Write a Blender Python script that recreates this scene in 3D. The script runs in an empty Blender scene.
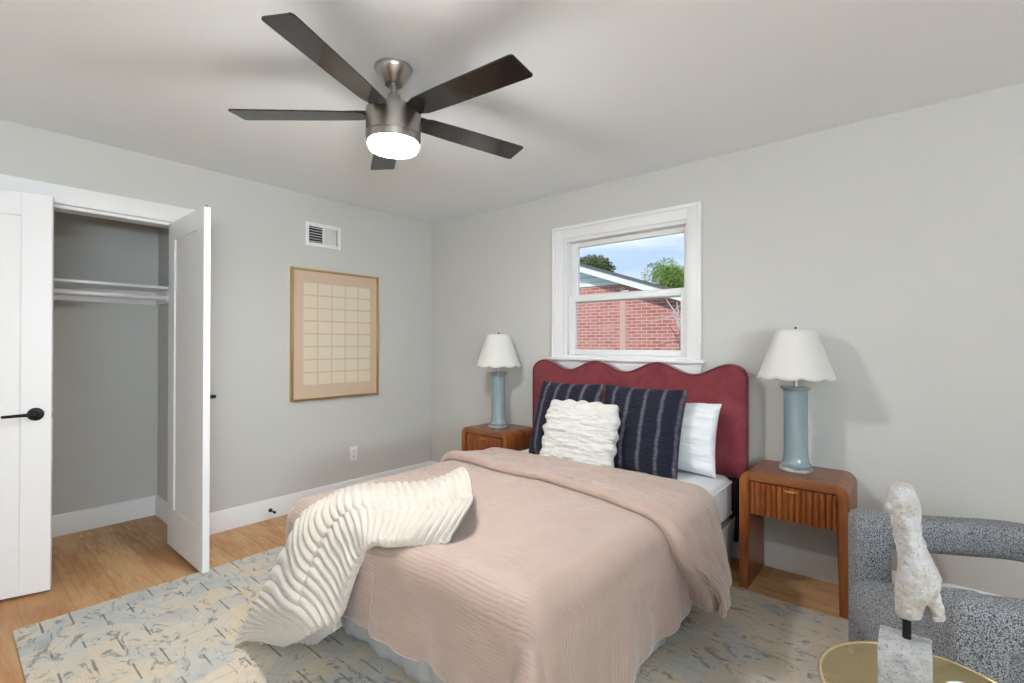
import bpy, bmesh, math
import numpy as np
from mathutils import Vector, Matrix

# ------------------------------------------------------------------ camera, world, sun, added fill lights, exposure
SC = bpy.context.scene
COL = SC.collection
cam_data = bpy.data.cameras.new('camera')
cam_data.sensor_width = 36.0
cam_data.lens = 17.08
cam_data.clip_start = 0.05
cam_data.clip_end = 300
cam = bpy.data.objects.new('camera', cam_data)
COL.objects.link(cam)
cam.matrix_world = Matrix(((0.76389, 0.00272, 0.64534, 3.6523),
                           (0.64535, -0.0049, -0.76387, -3.1061),
                           (0.00108, 0.99998, -0.0055, 1.2754), (0, 0, 0, 1)))
SC.camera = cam

vs = SC.view_settings
SC.display_settings.display_device = 'sRGB'
vs.view_transform = 'Standard'
vs.look = 'None'
vs.gamma = 1.0
vs.use_curve_mapping = False
vs.exposure = 0.97
SC.cycles.use_denoising = True
SC.cycles.max_bounces = 10
SC.cycles.diffuse_bounces = 6
SC.cycles.sample_clamp_indirect = 6.0

world = bpy.data.worlds.new('sky')
SC.world = world
world.use_nodes = True
wn, wl = world.node_tree.nodes, world.node_tree.links
wn.clear()
w_out = wn.new('ShaderNodeOutputWorld')
w_bg = wn.new('ShaderNodeBackground')
w_tc = wn.new('ShaderNodeTexCoord')
w_map = wn.new('ShaderNodeMapping')
w_map.inputs['Scale'].default_value = (1.2, 1.2, 7.0)
w_noise = wn.new('ShaderNodeTexNoise')
w_noise.inputs['Scale'].default_value = 2.6
w_noise.inputs['Detail'].default_value = 6
w_noise.inputs['Roughness'].default_value = 0.55
w_ramp = wn.new('ShaderNodeValToRGB')
w_ramp.color_ramp.elements[0].position = 0.42
w_ramp.color_ramp.elements[0].color = (0.46, 0.60, 0.86, 1)
w_ramp.color_ramp.elements[1].position = 0.66
w_ramp.color_ramp.elements[1].color = (0.78, 0.85, 0.95, 1)
wl.new(w_tc.outputs['Generated'], w_map.inputs['Vector'])
wl.new(w_map.outputs['Vector'], w_noise.inputs['Vector'])
wl.new(w_noise.outputs['Fac'], w_ramp.inputs['Fac'])
wl.new(w_ramp.outputs['Color'], w_bg.inputs['Color'])
w_bg.inputs['Strength'].default_value = 0.66
wl.new(w_bg.outputs['Background'], w_out.inputs['Surface'])

def sun_lamp(name, direction, strength, color, angle):
    d = bpy.data.lights.new(name, 'SUN')
    d.energy = strength; d.color = color; d.angle = angle
    o = bpy.data.objects.new(name, d); COL.objects.link(o)
    o.rotation_euler = Vector(direction).to_track_quat('-Z', 'Y').to_euler()
    return o
sun_lamp('sun', (-0.30, 0.88, -0.42), 1.35, (1.0, 0.96, 0.88), math.radians(1.0))

def fill_light(name, loc, direction, sx, sy, power, color):  # area lamp added out of view as room fill
    d = bpy.data.lights.new(name, 'AREA')
    d.shape = 'RECTANGLE'; d.size = sx; d.size_y = sy; d.energy = power; d.color = color
    o = bpy.data.objects.new(name, d); COL.objects.link(o)
    o.location = loc
    o.rotation_euler = Vector(direction).to_track_quat('-Z', 'Y').to_euler()
    return o
RX, FY, H = 7.0, -6.0, 2.44        # right wall, front wall, ceiling height
fill_light('fill_front_left', (1.6, FY + 0.06, 1.45), (0, 1, 2.0), 1.6, 1.35, 8.0, (0.80, 0.915, 1.0))  # added unseen lamps, tilted up to brighten ceiling and room
fill_light('fill_front_right', (4.1, FY + 0.06, 1.45), (0, 1, 2.0), 1.6, 1.35, 1.0, (0.80, 0.915, 1.0))
fill_light('fill_right', (RX - 0.06, -4.6, 1.45), (-1, 0, 2.0), 1.5, 1.35, 250.0, (0.80, 0.915, 1.0))

# ------------------------------------------------------------------ helpers
PI = math.pi

class Nodes:
    """small wrapper that wires shader nodes"""
    def __init__(self, name):
        self.m = bpy.data.materials.new(name); self.m.use_nodes = True
        self.t = self.m.node_tree; self.n = self.t.nodes; self.l = self.t.links
        self.b = self.n['Principled BSDF']; self.out = self.n['Material Output']
    def new(self, kind, **kw):
        nd = self.n.new('ShaderNode' + kind)
        for k, v in kw.items():
            if k in nd.inputs: self.put(nd.inputs[k], v)
            else: setattr(nd, k, v)
        return nd
    def put(self, sock, v):
        if isinstance(v, bpy.types.NodeSocket): self.l.new(v, sock)
        elif isinstance(v, (tuple, list)) and len(v) == 3 and sock.type == 'RGBA': sock.default_value = (*v, 1)
        else: sock.default_value = v
    def math(self, op, a, b=0.0, c=0.0):
        nd = self.n.new('ShaderNodeMath'); nd.operation = op
        self.put(nd.inputs[0], a); self.put(nd.inputs[1], b); self.put(nd.inputs[2], c)
        return nd.outputs[0]
    def mix(self, f, a, b, mode='MIX'):
        nd = self.n.new('ShaderNodeMix'); nd.data_type = 'RGBA'; nd.blend_type = mode
        self.put(nd.inputs[0], f); self.put(nd.inputs[6], a); self.put(nd.inputs[7], b)
        return nd.outputs[2]
    def ramp(self, f, stops):
        nd = self.n.new('ShaderNodeValToRGB'); cr = nd.color_ramp
        while len(cr.elements) < len(stops): cr.elements.new(0.5)
        for e, (p, c) in zip(cr.elements, stops):
            e.position = p; e.color = (*c, 1) if len(c) == 3 else c
        self.put(nd.inputs[0], f)
        return nd.outputs[0]
    def coord(self, which='Object', scale=(1, 1, 1), rot=(0, 0, 0)):
        tc = self.new('TexCoord'); mp = self.new('Mapping')
        mp.inputs['Scale'].default_value = scale; mp.inputs['Rotation'].default_value = rot
        self.l.new(tc.outputs[which], mp.inputs['Vector'])
        return mp.outputs[0]
    def noise(self, vec, scale, detail=3.0, rough=0.5, dist=0.0):
        nd = self.new('TexNoise', Scale=scale, Detail=detail, Roughness=rough, Distortion=dist)
        self.l.new(vec, nd.inputs['Vector'])
        return nd.outputs['Fac']
    def sep(self, vec):
        nd = self.new('SeparateXYZ'); self.l.new(vec, nd.inputs[0]); return nd.outputs
    def comb(self, x, y, z=0.0):
        nd = self.new('CombineXYZ')
        for i, v in enumerate((x, y, z)): self.put(nd.inputs[i], v)
        return nd.outputs[0]
    def bump(self, h, strength=0.3, dist=0.01):
        nd = self.new('Bump', Strength=strength, Distance=dist); self.put(nd.inputs['Height'], h)
        self.l.new(nd.outputs[0], self.b.inputs['Normal'])
    def set(self, **kw):
        names = dict(color='Base Color', rough='Roughness', metal='Metallic', spec='Specular IOR Level',
                     sheen='Sheen Weight', sheen_rough='Sheen Roughness', coat='Coat Weight', emit='Emission Color',
                     power='Emission Strength', alpha='Alpha', trans='Transmission Weight', ior='IOR',
                     sheen_tint='Sheen Tint', aniso='Anisotropic', coat_rough='Coat Roughness', sss='Subsurface Weight')
        for k, v in kw.items(): self.put(self.b.inputs[names[k]], v)
        return self.m

def plain(name, color, rough=0.5, metal=0.0, grain=0.0, gscale=60.0, **kw):
    N = Nodes(name)
    if grain:
        n = N.noise(N.coord(), gscale, 4)
        N.set(color=N.mix(n, tuple(c * (1 - grain) for c in color), tuple(min(1, c * (1 + grain)) for c in color)))
        N.bump(n, 0.15, 0.002)
    else:
        N.set(color=color)
    return N.set(rough=rough, metal=metal, **kw)

def link(name, me, mat=None, parent=None, smooth=None):
    o = bpy.data.objects.new(name, me)
    COL.objects.link(o)
    for m in (mat if isinstance(mat, (list, tuple)) else [mat]):
        if m: me.materials.append(m)
    if parent: o.parent = parent
    if smooth is not None:
        me.shade_smooth() if smooth == 'all' else me.shade_smooth()
        if smooth != 'all':
            mark_sharp(me, smooth)
    return o

def mark_sharp(me, deg):
    bm = bmesh.new(); bm.from_mesh(me)
    lim = math.radians(deg)
    for e in bm.edges:
        e.smooth = not (len(e.link_faces) == 2 and e.calc_face_angle(0) > lim)
    bm.to_mesh(me); bm.free()

def obj(name, bm, mat=None, parent=None, smooth=40):
    me = bpy.data.meshes.new(name)
    bmesh.ops.recalc_face_normals(bm, faces=bm.faces[:])
    bm.to_mesh(me); bm.free()
    return link(name, me, mat, parent, smooth)

def tag(o, label=None, cat=None, group=None, kind=None):
    for k, v in (('label', label), ('category', cat), ('group', group), ('kind', kind)):
        if v: o[k] = v
    return o

def thing(name, loc, label, cat, group=None, rz=0.0):
    o = bpy.data.objects.new(name, None); COL.objects.link(o)
    o.empty_display_size = 0.1
    o.location = loc; o.rotation_euler = (0, 0, rz)
    return tag(o, label, cat, group)

def copy_tree(o, parent=None):
    c = o.copy(); COL.objects.link(c)
    if parent: c.parent = parent
    for ch in [x for x in bpy.data.objects if x.parent == o]:
        copy_tree(ch, c)
    return c

def box(bm, x0, x1, y0, y1, z0, z1, r=0.0, seg=2):
    g = bmesh.ops.create_cube(bm, size=1.0)['verts']
    for v in g:
        v.co = Vector(((x0 + x1) / 2 + v.co.x * (x1 - x0), (y0 + y1) / 2 + v.co.y * (y1 - y0), (z0 + z1) / 2 + v.co.z * (z1 - z0)))
    if r > 0:
        es = list({e for v in g for e in v.link_edges})
        bmesh.ops.bevel(bm, geom=es, offset=r, segments=seg, profile=0.5, affect='EDGES', clamp_overlap=True)
    return bm

def B(*a, **k):
    return box(bmesh.new(), *a, **k)

def lathe(bm, prof, c=(0, 0, 0), n=32, close=True, fn=None):
    """profile of (r, z) turned about the z axis; fn(angle, r, z, i) may move a point"""
    rings = []
    for i, (r, z) in enumerate(prof):
        ring = []
        for k in range(n):
            a = 2 * PI * k / n
            rr, zz = fn(a, r, z, i) if fn else (r, z)
            ring.append(bm.verts.new((c[0] + rr * math.cos(a), c[1] + rr * math.sin(a), c[2] + zz)))
        rings.append(ring)
    for a, b in zip(rings, rings[1:]):
        for k in range(n):
            bm.faces.new((a[k], a[(k + 1) % n], b[(k + 1) % n], b[k]))
    if close:
        bm.faces.new(rings[0][::-1]); bm.faces.new(rings[-1])
    return bm

def tube(bm, pts, rad, n=10, up=(0, 0, 1)):
    pts = [Vector(p) for p in pts]
    rad = rad if isinstance(rad, (list, tuple)) else [rad] * len(pts)
    rings = []
    for i, p in enumerate(pts):
        t = (pts[min(i + 1, len(pts) - 1)] - pts[max(i - 1, 0)]).normalized()
        u = Vector(up)
        if abs(t.dot(u)) > 0.95: u = Vector((1, 0, 0))
        s = t.cross(u).normalized(); w = s.cross(t)
        rings.append([bm.verts.new(p + rad[i] * (math.cos(2 * PI * k / n) * s + math.sin(2 * PI * k / n) * w)) for k in range(n)])
    for a, b in zip(rings, rings[1:]):
        for k in range(n):
            bm.faces.new((a[k], a[(k + 1) % n], b[(k + 1) % n], b[k]))
    bm.faces.new(rings[0][::-1]); bm.faces.new(rings[-1])
    return bm

def sweep(bm, pts, sides, section):
    """section (list of (s, w)) carried along pts; sides[i] is the direction of s at point i, w follows"""
    pts = [Vector(p) for p in pts]; rings = []
    for i, p in enumerate(pts):
        t = (pts[min(i + 1, len(pts) - 1)] - pts[max(i - 1, 0)]).normalized()
        s = Vector(sides[i]); s = (s - t * s.dot(t)).normalized(); w = s.cross(t)
        rings.append([bm.verts.new(p + s * a + w * b) for a, b in section])
    n = len(section)
    for a, b in zip(rings, rings[1:]):
        for k in range(n):
            bm.faces.new((a[k], a[(k + 1) % n], b[(k + 1) % n], b[k]))
    bm.faces.new(rings[0][::-1]); bm.faces.new(rings[-1])
    return bm

def rsection(hx, hy, r, n=5):
    """rounded rectangle outline"""
    out = []
    for cx, cy, a0 in ((hx - r, hy - r, 0), (-hx + r, hy - r, PI / 2), (-hx + r, -hy + r, PI), (hx - r, -hy + r, 1.5 * PI)):
        for k in range(n + 1):
            a = a0 + PI / 2 * k / n
            out.append((cx + r * math.cos(a), cy + r * math.sin(a)))
    return out

def prism(bm, poly, axis, d0, d1):
    """closed outline extruded along an axis: poly gives the two other coordinates in order"""
    def P(a, b, d):
        return {'x': (d, a, b), 'y': (a, d, b), 'z': (a, b, d)}[axis]
    lo = [bm.verts.new(P(a, b, d0)) for a, b in poly]
    hi = [bm.verts.new(P(a, b, d1)) for a, b in poly]
    n = len(poly)
    for k in range(n):
        bm.faces.new((lo[k], lo[(k + 1) % n], hi[(k + 1) % n], hi[k]))
    f1 = bm.faces.new(lo[::-1]); f2 = bm.faces.new(hi)
    return f1, f2

def grid(name, P, mat=None, parent=None, uv=None, wrap=False, smooth='all'):
    """mesh over an (n, m, 3) array"""
    n, m = P.shape[:2]
    idx = np.arange(n * m).reshape(n, m)
    if wrap:
        idx = np.concatenate([idx, idx[:, :1]], 1)
    q = np.stack([idx[:-1, :-1], idx[1:, :-1], idx[1:, 1:], idx[:-1, 1:]], -1).reshape(-1, 4)
    me = bpy.data.meshes.new(name)
    me.from_pydata(P.reshape(-1, 3).tolist(), [], q.tolist())
    if uv is not None:
        lay = me.uv_layers.new(name='UVMap')
        li = np.empty(len(me.loops), dtype=np.int32); me.loops.foreach_get('vertex_index', li)
        lay.data.foreach_set('uv', uv.reshape(-1, 2)[li].astype(np.float32).ravel())
    me.update()
    return link(name, me, mat, parent, smooth)

_rng = np.random.default_rng(7)
_lat = _rng.random((256, 256))
def vnoise(x, y, octaves=3):
    """smooth value noise in -1..1"""
    tot = np.zeros(np.broadcast(x, y).shape); amp, s = 1.0, 0.0
    for o in range(octaves):
        xi, yi = np.floor(x).astype(int), np.floor(y).astype(int)
        fx, fy = x - xi, y - yi
        fx = fx * fx * (3 - 2 * fx); fy = fy * fy * (3 - 2 * fy)
        g = lambda a, b: _lat[(a + 37 * o) % 256, (b + 91 * o) % 256]
        v = (g(xi, yi) * (1 - fx) + g(xi + 1, yi) * fx) * (1 - fy) + (g(xi, yi + 1) * (1 - fx) + g(xi + 1, yi + 1) * fx) * fy
        tot += amp * (2 * v - 1); s += amp; amp *= 0.5; x = x * 2.03; y = y * 2.03
    return tot / s

def normals(P):
    du = np.gradient(P, axis=0); dv = np.gradient(P, axis=1)
    n = np.cross(du, dv)
    return n / (np.linalg.norm(n, axis=-1, keepdims=True) + 1e-9)

def solidify(o, t, offset=-1):
    m = o.modifiers.new('thickness', 'SOLIDIFY'); m.thickness = t; m.offset = offset
    return o

# ------------------------------------------------------------------ materials
def mat_paint(name, color, rough=0.85):
    N = Nodes(name)
    n = N.noise(N.coord(), 140, 3)
    N.set(color=color, rough=rough, spec=0.3)
    N.bump(n, 0.04, 0.002)
    return N.m
M_wall = mat_paint('sage_grey_paint', (0.555, 0.552, 0.53))
M_ceil = mat_paint('ceiling_paint', (0.82, 0.86, 0.89))
M_trim = plain('white_trim_paint', (0.78, 0.785, 0.785), 0.38)
M_door = plain('white_door_paint', (0.76, 0.765, 0.77), 0.42)
M_vinyl = plain('white_vinyl', (0.76, 0.77, 0.77), 0.4)
M_black = plain('matte_black_metal', (0.012, 0.012, 0.013), 0.4, 0.6)
M_dark = plain('shade_black', (0.02, 0.02, 0.022), 0.9)  # flat black standing for shade in the duct and below the headboard
M_gap = plain('dark_gap', (0.06, 0.06, 0.06), 0.8)

def mat_floor():
    N = Nodes('oak_planks')
    v = N.coord()
    br = N.new('TexBrick', Scale=1.0)
    br.offset = 0.37; br.inputs['Brick Width'].default_value = 1.5; br.inputs['Row Height'].default_value = 0.178
    br.inputs['Mortar Size'].default_value = 0.0016; br.inputs['Mortar Smooth'].default_value = 0.3
    br.inputs['Color1'].default_value = (0.0, 0.0, 0.0, 1); br.inputs['Color2'].default_value = (1, 1, 1, 1)
    br.inputs['Mortar'].default_value = (0.5, 0.5, 0.5, 1)
    N.l.new(v, br.inputs['Vector'])
    tone = N.ramp(br.outputs['Color'], [(0.0, (0.40, 0.185, 0.062)), (0.4, (0.53, 0.295, 0.12)), (1.0, (0.64, 0.395, 0.185))])
    st = N.coord(scale=(1.1, 14, 1))
    g = N.noise(st, 3.2, 6, 0.6, 1.6)
    fine = N.noise(N.coord(scale=(3, 90, 1)), 3, 4, 0.6)
    c = N.mix(N.ramp(g, [(0.35, (1, 1, 1)), (0.62, (0, 0, 0))]), tone, (0.37, 0.15, 0.045))
    blotch = N.noise(N.coord(scale=(1.2, 4, 1)), 1.4, 3)
    c = N.mix(N.ramp(blotch, [(0.40, (0, 0, 0)), (0.68, (0.7, 0.7, 0.7))]), c, (0.62, 0.40, 0.20))
    c = N.mix(N.math('MULTIPLY', N.math('SUBTRACT', fine, 0.45), 0.5), c, (0.20, 0.10, 0.04))
    c = N.mix(N.math('MULTIPLY', br.outputs['Fac'], 0.6), c, (0.15, 0.08, 0.035))
    N.set(color=c, rough=0.42, spec=0.4)
    N.bump(N.math('SUBTRACT', N.math('MULTIPLY', g, 0.2), br.outputs['Fac']), 0.12, 0.002)
    return N.m
M_floor = mat_floor()

def mat_rug():
    N = Nodes('distressed_rug')
    v = N.coord()
    x, y, z = N.sep(v)
    # stepped zigzag lattice: rows bent by a triangle wave, cut into bricks
    tri = N.math('PINGPONG', y, 0.24)
    flat = N.math('MINIMUM', N.math('MAXIMUM', tri, 0.06), 0.18)
    yy = N.math('ADD', x, N.math('MULTIPLY', flat, 1.25))
    RH, BW = 0.135, 0.20
    row = N.math('FLOOR', N.math('DIVIDE', yy, RH))
    fy = N.math('FRACT', N.math('DIVIDE', yy, RH))
    ux = N.math('ADD', N.math('DIVIDE', y, BW), N.math('MULTIPLY', row, 0.5))
    cell = N.math('FLOOR', ux); fx = N.math('FRACT', ux)
    cutw = N.math('MULTIPLY', N.noise(v, 16, 3), 0.034)
    cut = N.math('LESS_THAN', N.math('ABSOLUTE', N.math('SUBTRACT', fx, 0.5)), cutw)
    seam = N.math('LESS_THAN', N.math('ABSOLUTE', N.math('SUBTRACT', fy, 0.5)), 0.018)
    wn_ = N.new('TexWhiteNoise', noise_dimensions='2D'); N.l.new(N.comb(cell, row), wn_.inputs['Vector'])
    rnd = wn_.outputs['Value']
    big = N.noise(v, 1.15, 4, 0.6, 0.8)
    mid = N.noise(v, 4.5, 6, 0.65, 0.6)
    fine = N.noise(v, 120, 3)
    gx = N.math('ADD', N.math('MULTIPLY', x, 0.36), N.math('MULTIPLY', N.math('SUBTRACT', big, 0.5), 1.1))
    base = N.ramp(gx, [(0.14, (0.576, 0.616, 0.613)), (0.28, (0.599, 0.605, 0.549)), (0.40, (0.715, 0.537, 0.323)), (0.66, (0.599, 0.476, 0.318)),
                       (0.82, (0.415, 0.387, 0.333)), (1.0, (0.484, 0.381, 0.269))])
    brk = N.mix(N.math('MULTIPLY_ADD', rnd, 0.5, 0.30), base, N.mix(rnd, (0.765, 0.683, 0.538), (0.495, 0.532, 0.538)))
    c = N.mix(N.ramp(mid, [(0.50, (0, 0, 0)), (0.60, (0.55, 0.55, 0.55))]), brk, (0.715, 0.616, 0.462))
    # worn blue grey scuffs
    sc = N.noise(N.coord(scale=(1.0, 1.9, 1), rot=(0, 0, 0.5)), 6.5, 9, 0.78, 1.6)
    c = N.mix(N.ramp(sc, [(0.545, (0, 0, 0)), (0.585, (0.85, 0.85, 0.85))]), c, (0.19, 0.195, 0.205))
    sc2 = N.noise(N.coord(rot=(0, 0, 0.9)), 3.1, 8, 0.7, 1.0)
    c = N.mix(N.ramp(sc2, [(0.55, (0, 0, 0)), (0.66, (0.7, 0.7, 0.7))]), c, (0.42, 0.455, 0.475))
    patch = N.ramp(N.noise(v, 4.0, 3), [(0.40, (0, 0, 0)), (0.46, (1, 1, 1))])
    far_fade = N.ramp(N.math('DIVIDE', x, 3.6), [(0.50, (1, 1, 1)), (0.72, (0.25, 0.25, 0.25))])
    lines = N.math('MULTIPLY', N.math('MAXIMUM', N.math('MULTIPLY', cut, patch), N.math('MULTIPLY', seam, N.math('MULTIPLY', N.math('SUBTRACT', 1.0, N.math('MULTIPLY', patch, 0.75)), 0.6))), far_fade)
    c = N.mix(N.math('MULTIPLY', lines, 0.85), c, (0.12, 0.115, 0.11))
    c = N.mix(N.math('MULTIPLY', fine, 0.42), c, (0.36, 0.33, 0.29))
    N.set(color=c, rough=0.95, spec=0.1)
    N.bump(N.math('SUBTRACT', N.math('MULTIPLY', fine, 0.4), lines), 0.3, 0.003)
    return N.m
M_rug = mat_rug()

def mat_wood(name, dark, lightc, along='z', scale=1.0, rough=0.32):
    N = Nodes(name)
    s = {'x': (1.5, 14, 14), 'y': (14, 1.5, 14), 'z': (14, 14, 1.5)}[along]
    g = N.noise(N.coord(scale=tuple(a * scale for a in s)), 2.2, 6, 0.6, 0.9)
    f = N.noise(N.coord(scale=tuple(a * 6 * scale for a in s)), 2.0, 3)
    c = N.mix(N.ramp(g, [(0.3, (0, 0, 0)), (0.7, (1, 1, 1))]), dark, lightc)
    c = N.mix(N.math('MULTIPLY', f, 0.35), c, tuple(d * 0.5 for d in dark))
    N.set(color=c, rough=rough, spec=0.5, coat=0.08, coat_rough=0.25)
    N.bump(f, 0.06, 0.001)
    return N.m
M_walnut = mat_wood('warm_walnut', (0.135, 0.032, 0.008), (0.40, 0.125, 0.030), 'z')
M_walnut_x = mat_wood('warm_walnut_top', (0.13, 0.038, 0.013), (0.33, 0.118, 0.038), 'x')
M_fluted = mat_wood('fluted_walnut', (0.105, 0.022, 0.005), (0.45, 0.13, 0.028), 'z', 1.4)

def mat_metal(name, color, rough, brushed=None):
    N = Nodes(name)
    N.set(color=color, metal=1.0, rough=rough)
    if brushed:
        n = N.noise(N.coord(scale=brushed), 3, 3)
        N.put(N.b.inputs['Roughness'], N.math('ADD', N.math('MULTIPLY', n, 0.2), rough - 0.1))
    return N.m
M_nickel = mat_metal('brushed_nickel', (0.42, 0.40, 0.375), 0.33, (40, 40, 1))
M_brass = mat_metal('aged_brass', (0.62, 0.43, 0.17), 0.3)
M_goldframe = mat_metal('gold_frame', (0.62, 0.45, 0.19), 0.36)
M_tabletop = mat_metal('antique_brass_top', (0.46, 0.37, 0.20), 0.30, (5, 5, 5))
M_tablerim = mat_metal('bright_brass_rim', (0.80, 0.66, 0.38), 0.25)
M_tableside = mat_metal('dark_bronze', (0.16, 0.155, 0.15), 0.4)

def mat_blade():
    N = Nodes('espresso_gloss')
    g = N.noise(N.coord(scale=(2, 30, 30)), 2, 4)
    N.set(color=N.mix(g, (0.010, 0.010, 0.010), (0.024, 0.023, 0.022)), rough=0.10, spec=0.6)
    return N.m
M_blade = mat_blade()
M_diff = Nodes('lit_diffuser').set(color=(0.9, 0.9, 0.88), emit=(1.0, 0.985, 0.97), power=150.0, rough=0.5)

def mat_velvet(name, a, b, scale=9.0):
    N = Nodes(name)
    v = N.coord()
    n = N.noise(v, scale, 5, 0.6, 0.4)
    N.set(color=N.mix(N.ramp(n, [(0.3, (0, 0, 0)), (0.7, (1, 1, 1))]), a, b), rough=0.8, sheen=0.5, sheen_rough=0.4, spec=0.2)
    N.bump(N.noise(v, 260, 2), 0.2, 0.002)
    return N.m
M_velvet = mat_velvet('burgundy_velvet', (0.175, 0.030, 0.040), (0.245, 0.050, 0.060))
M_piping = mat_velvet('burgundy_piping', (0.11, 0.018, 0.028), (0.15, 0.03, 0.04))

def mat_comforter():
    N = Nodes('ribbed_blush_fabric')
    tc = N.new('TexCoord'); uv = tc.outputs['UV']
    c = N.mix(N.noise(uv, 14, 4), (0.37, 0.270, 0.224), (0.415, 0.310, 0.260))
    N.set(color=c, rough=0.5, spec=0.4, sheen=0.6, sheen_rough=0.4)
    N.bump(N.noise(uv, 160, 3), 0.15, 0.002)
    return N.m
M_comforter = mat_comforter()

def mat_cloth(name, a, b, scale=8, bump=0.2, weave=300, rough=0.85):
    N = Nodes(name)
    v = N.coord()
    n = N.noise(v, scale, 4)
    N.set(color=N.mix(n, a, b), rough=rough, spec=0.15, sheen=0.2)
    N.bump(N.math('ADD', N.noise(v, scale * 2.5, 4), N.math('MULTIPLY', N.noise(v, weave, 2), 0.15)), bump, 0.01)
    return N.m
M_sheet = mat_cloth('white_sheet', (0.66, 0.69, 0.71), (0.74, 0.76, 0.77))
M_skirt = mat_cloth('pale_grey_skirt', (0.38, 0.365, 0.355), (0.45, 0.435, 0.425))
M_pillowcase = mat_cloth('white_pillowcase', (0.70, 0.73, 0.76), (0.78, 0.80, 0.815))
M_whitefur = mat_cloth('ivory_fur', (0.56, 0.55, 0.52), (0.64, 0.63, 0.60), 30, 0.5, 240)

def mat_throw():
    N = Nodes('cream_plush')
    v = N.coord()
    n = N.noise(v, 26, 4)
    N.set(color=N.mix(n, (0.49, 0.442, 0.382), (0.56, 0.518, 0.458)), rough=0.95, spec=0.1, sheen=0.4, sheen_rough=0.6)
    N.bump(N.noise(v, 190, 3, 0.7), 0.45, 0.006)
    return N.m
M_throw = mat_throw()

def mat_navyfur():
    N = Nodes('navy_striped_fur')
    tc = N.new('TexCoord'); uv = tc.outputs['UV']
    u, v, w = N.sep(uv)
    wob = N.noise(uv, 5, 3)
    ph = N.math('FRACT', N.math('ADD', N.math('MULTIPLY', u, 5.0), N.math('MULTIPLY', wob, 0.25)))
    d = N.math('ABSOLUTE', N.math('SUBTRACT', ph, 0.5))
    streak = N.noise(N.comb(N.math('MULTIPLY', u, 12.0), N.math('MULTIPLY', v, 60.0)), 1.0, 4)
    c = N.mix(streak, (0.006, 0.007, 0.016), (0.028, 0.028, 0.046))
    fr = N.math('MULTIPLY', N.ramp(d, [(0.36, (0, 0, 0)), (0.48, (1, 1, 1))]), N.math('MULTIPLY_ADD', streak, 1.2, -0.1))
    c = N.mix(fr, c, (0.20, 0.19, 0.235))
    N.set(color=c, rough=0.85, spec=0.12, sheen=0.06, sheen_rough=0.5)
    N.bump(streak, 0.6, 0.008)
    return N.m
M_navyfur = mat_navyfur()

def mat_boucle():
    N = Nodes('grey_boucle')
    v = N.coord()
    vo = N.new('TexVoronoi', Scale=250.0); N.l.new(v, vo.inputs['Vector'])
    n = N.noise(v, 430, 3, 0.7)
    f = N.math('ADD', N.math('MULTIPLY', vo.outputs['Distance'], 0.55), N.math('MULTIPLY', n, 0.75))
    c = N.ramp(f, [(0.42, (0.66, 0.665, 0.69)), (0.62, (0.33, 0.34, 0.365)), (0.80, (0.06, 0.065, 0.08))])
    N.set(color=c, rough=0.95, spec=0.1, sheen=0.2)
    N.bump(N.math('SUBTRACT', 1.0, f), 0.9, 0.009)
    return N.m
M_boucle = mat_boucle()

def mat_stone(name, a, b, specks=(0.2, 0.2, 0.2), amount=0.6, scale=60.0):
    N = Nodes(name)
    v = N.coord()
    n = N.noise(v, scale * 0.35, 6, 0.65)
    sp = N.noise(v, scale * 2.2, 4, 0.7)
    c = N.mix(N.ramp(n, [(0.42, (0, 0, 0)), (0.66, (1, 1, 1))]), a, b)
    c = N.mix(N.ramp(sp, [(0.56, (0, 0, 0)), (0.70, (amount,) * 3)]), c, specks)
    N.set(color=c, rough=0.8, spec=0.3)
    N.bump(N.math('ADD', n, N.math('MULTIPLY', sp, 0.6)), 0.8, 0.010)
    return N.m
M_torso = mat_stone('weathered_white_stone', (0.56, 0.565, 0.57), (0.42, 0.375, 0.31), (0.20, 0.205, 0.22), 0.85, 85)
M_block = mat_stone('speckled_marble', (0.50, 0.50, 0.50), (0.34, 0.34, 0.345), (0.08, 0.08, 0.085), 0.9, 80)

def mat_ceramic():
    N = Nodes('blue_grey_glaze')
    v = N.coord(scale=(6, 6, 1.2))
    n = N.noise(v, 2.4, 3)
    N.set(color=N.mix(N.ramp(n, [(0.35, (0, 0, 0)), (0.65, (1, 1, 1))]), (0.19, 0.26, 0.295), (0.275, 0.345, 0.36)), rough=0.14, spec=0.6, coat=0.3)
    return N.m
M_ceramic = mat_ceramic()
M_lampfoot = mat_stone('mottled_silver_foot', (0.48, 0.48, 0.47), (0.25, 0.25, 0.25), (0.05, 0.05, 0.055), 0.9, 45)
def mat_shade():
    N = Nodes('white_linen_shade')
    N.set(color=(0.84, 0.83, 0.80), rough=0.9, spec=0.1)
    N.bump(N.noise(N.coord(scale=(90, 90, 20)), 3, 2), 0.1, 0.001)
    tr = N.new('BsdfTranslucent'); tr.inputs['Color'].default_value = (0.84, 0.82, 0.78, 1)
    mx = N.new('MixShader'); mx.inputs[0].default_value = 0.3
    N.l.new(N.b.outputs[0], mx.inputs[1]); N.l.new(tr.outputs[0], mx.inputs[2]); N.l.new(mx.outputs[0], N.out.inputs['Surface'])
    return N.m
M_shade = mat_shade()

def mat_glass():
    N = Nodes('window_glass')
    tr = N.new('BsdfTransparent'); gl = N.new('BsdfGlossy'); gl.inputs['Roughness'].default_value = 0.02
    tr.inputs['Color'].default_value = (0.97, 0.98, 0.98, 1)
    fr = N.new('Fresnel'); fr.inputs['IOR'].default_value = 1.1
    mx = N.new('MixShader')
    N.l.new(fr.outputs[0], mx.inputs[0]); N.l.new(tr.outputs[0], mx.inputs[1]); N.l.new(gl.outputs[0], mx.inputs[2])
    N.l.new(mx.outputs[0], N.out.inputs['Surface'])
    return N.m
M_glass = mat_glass()

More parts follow.
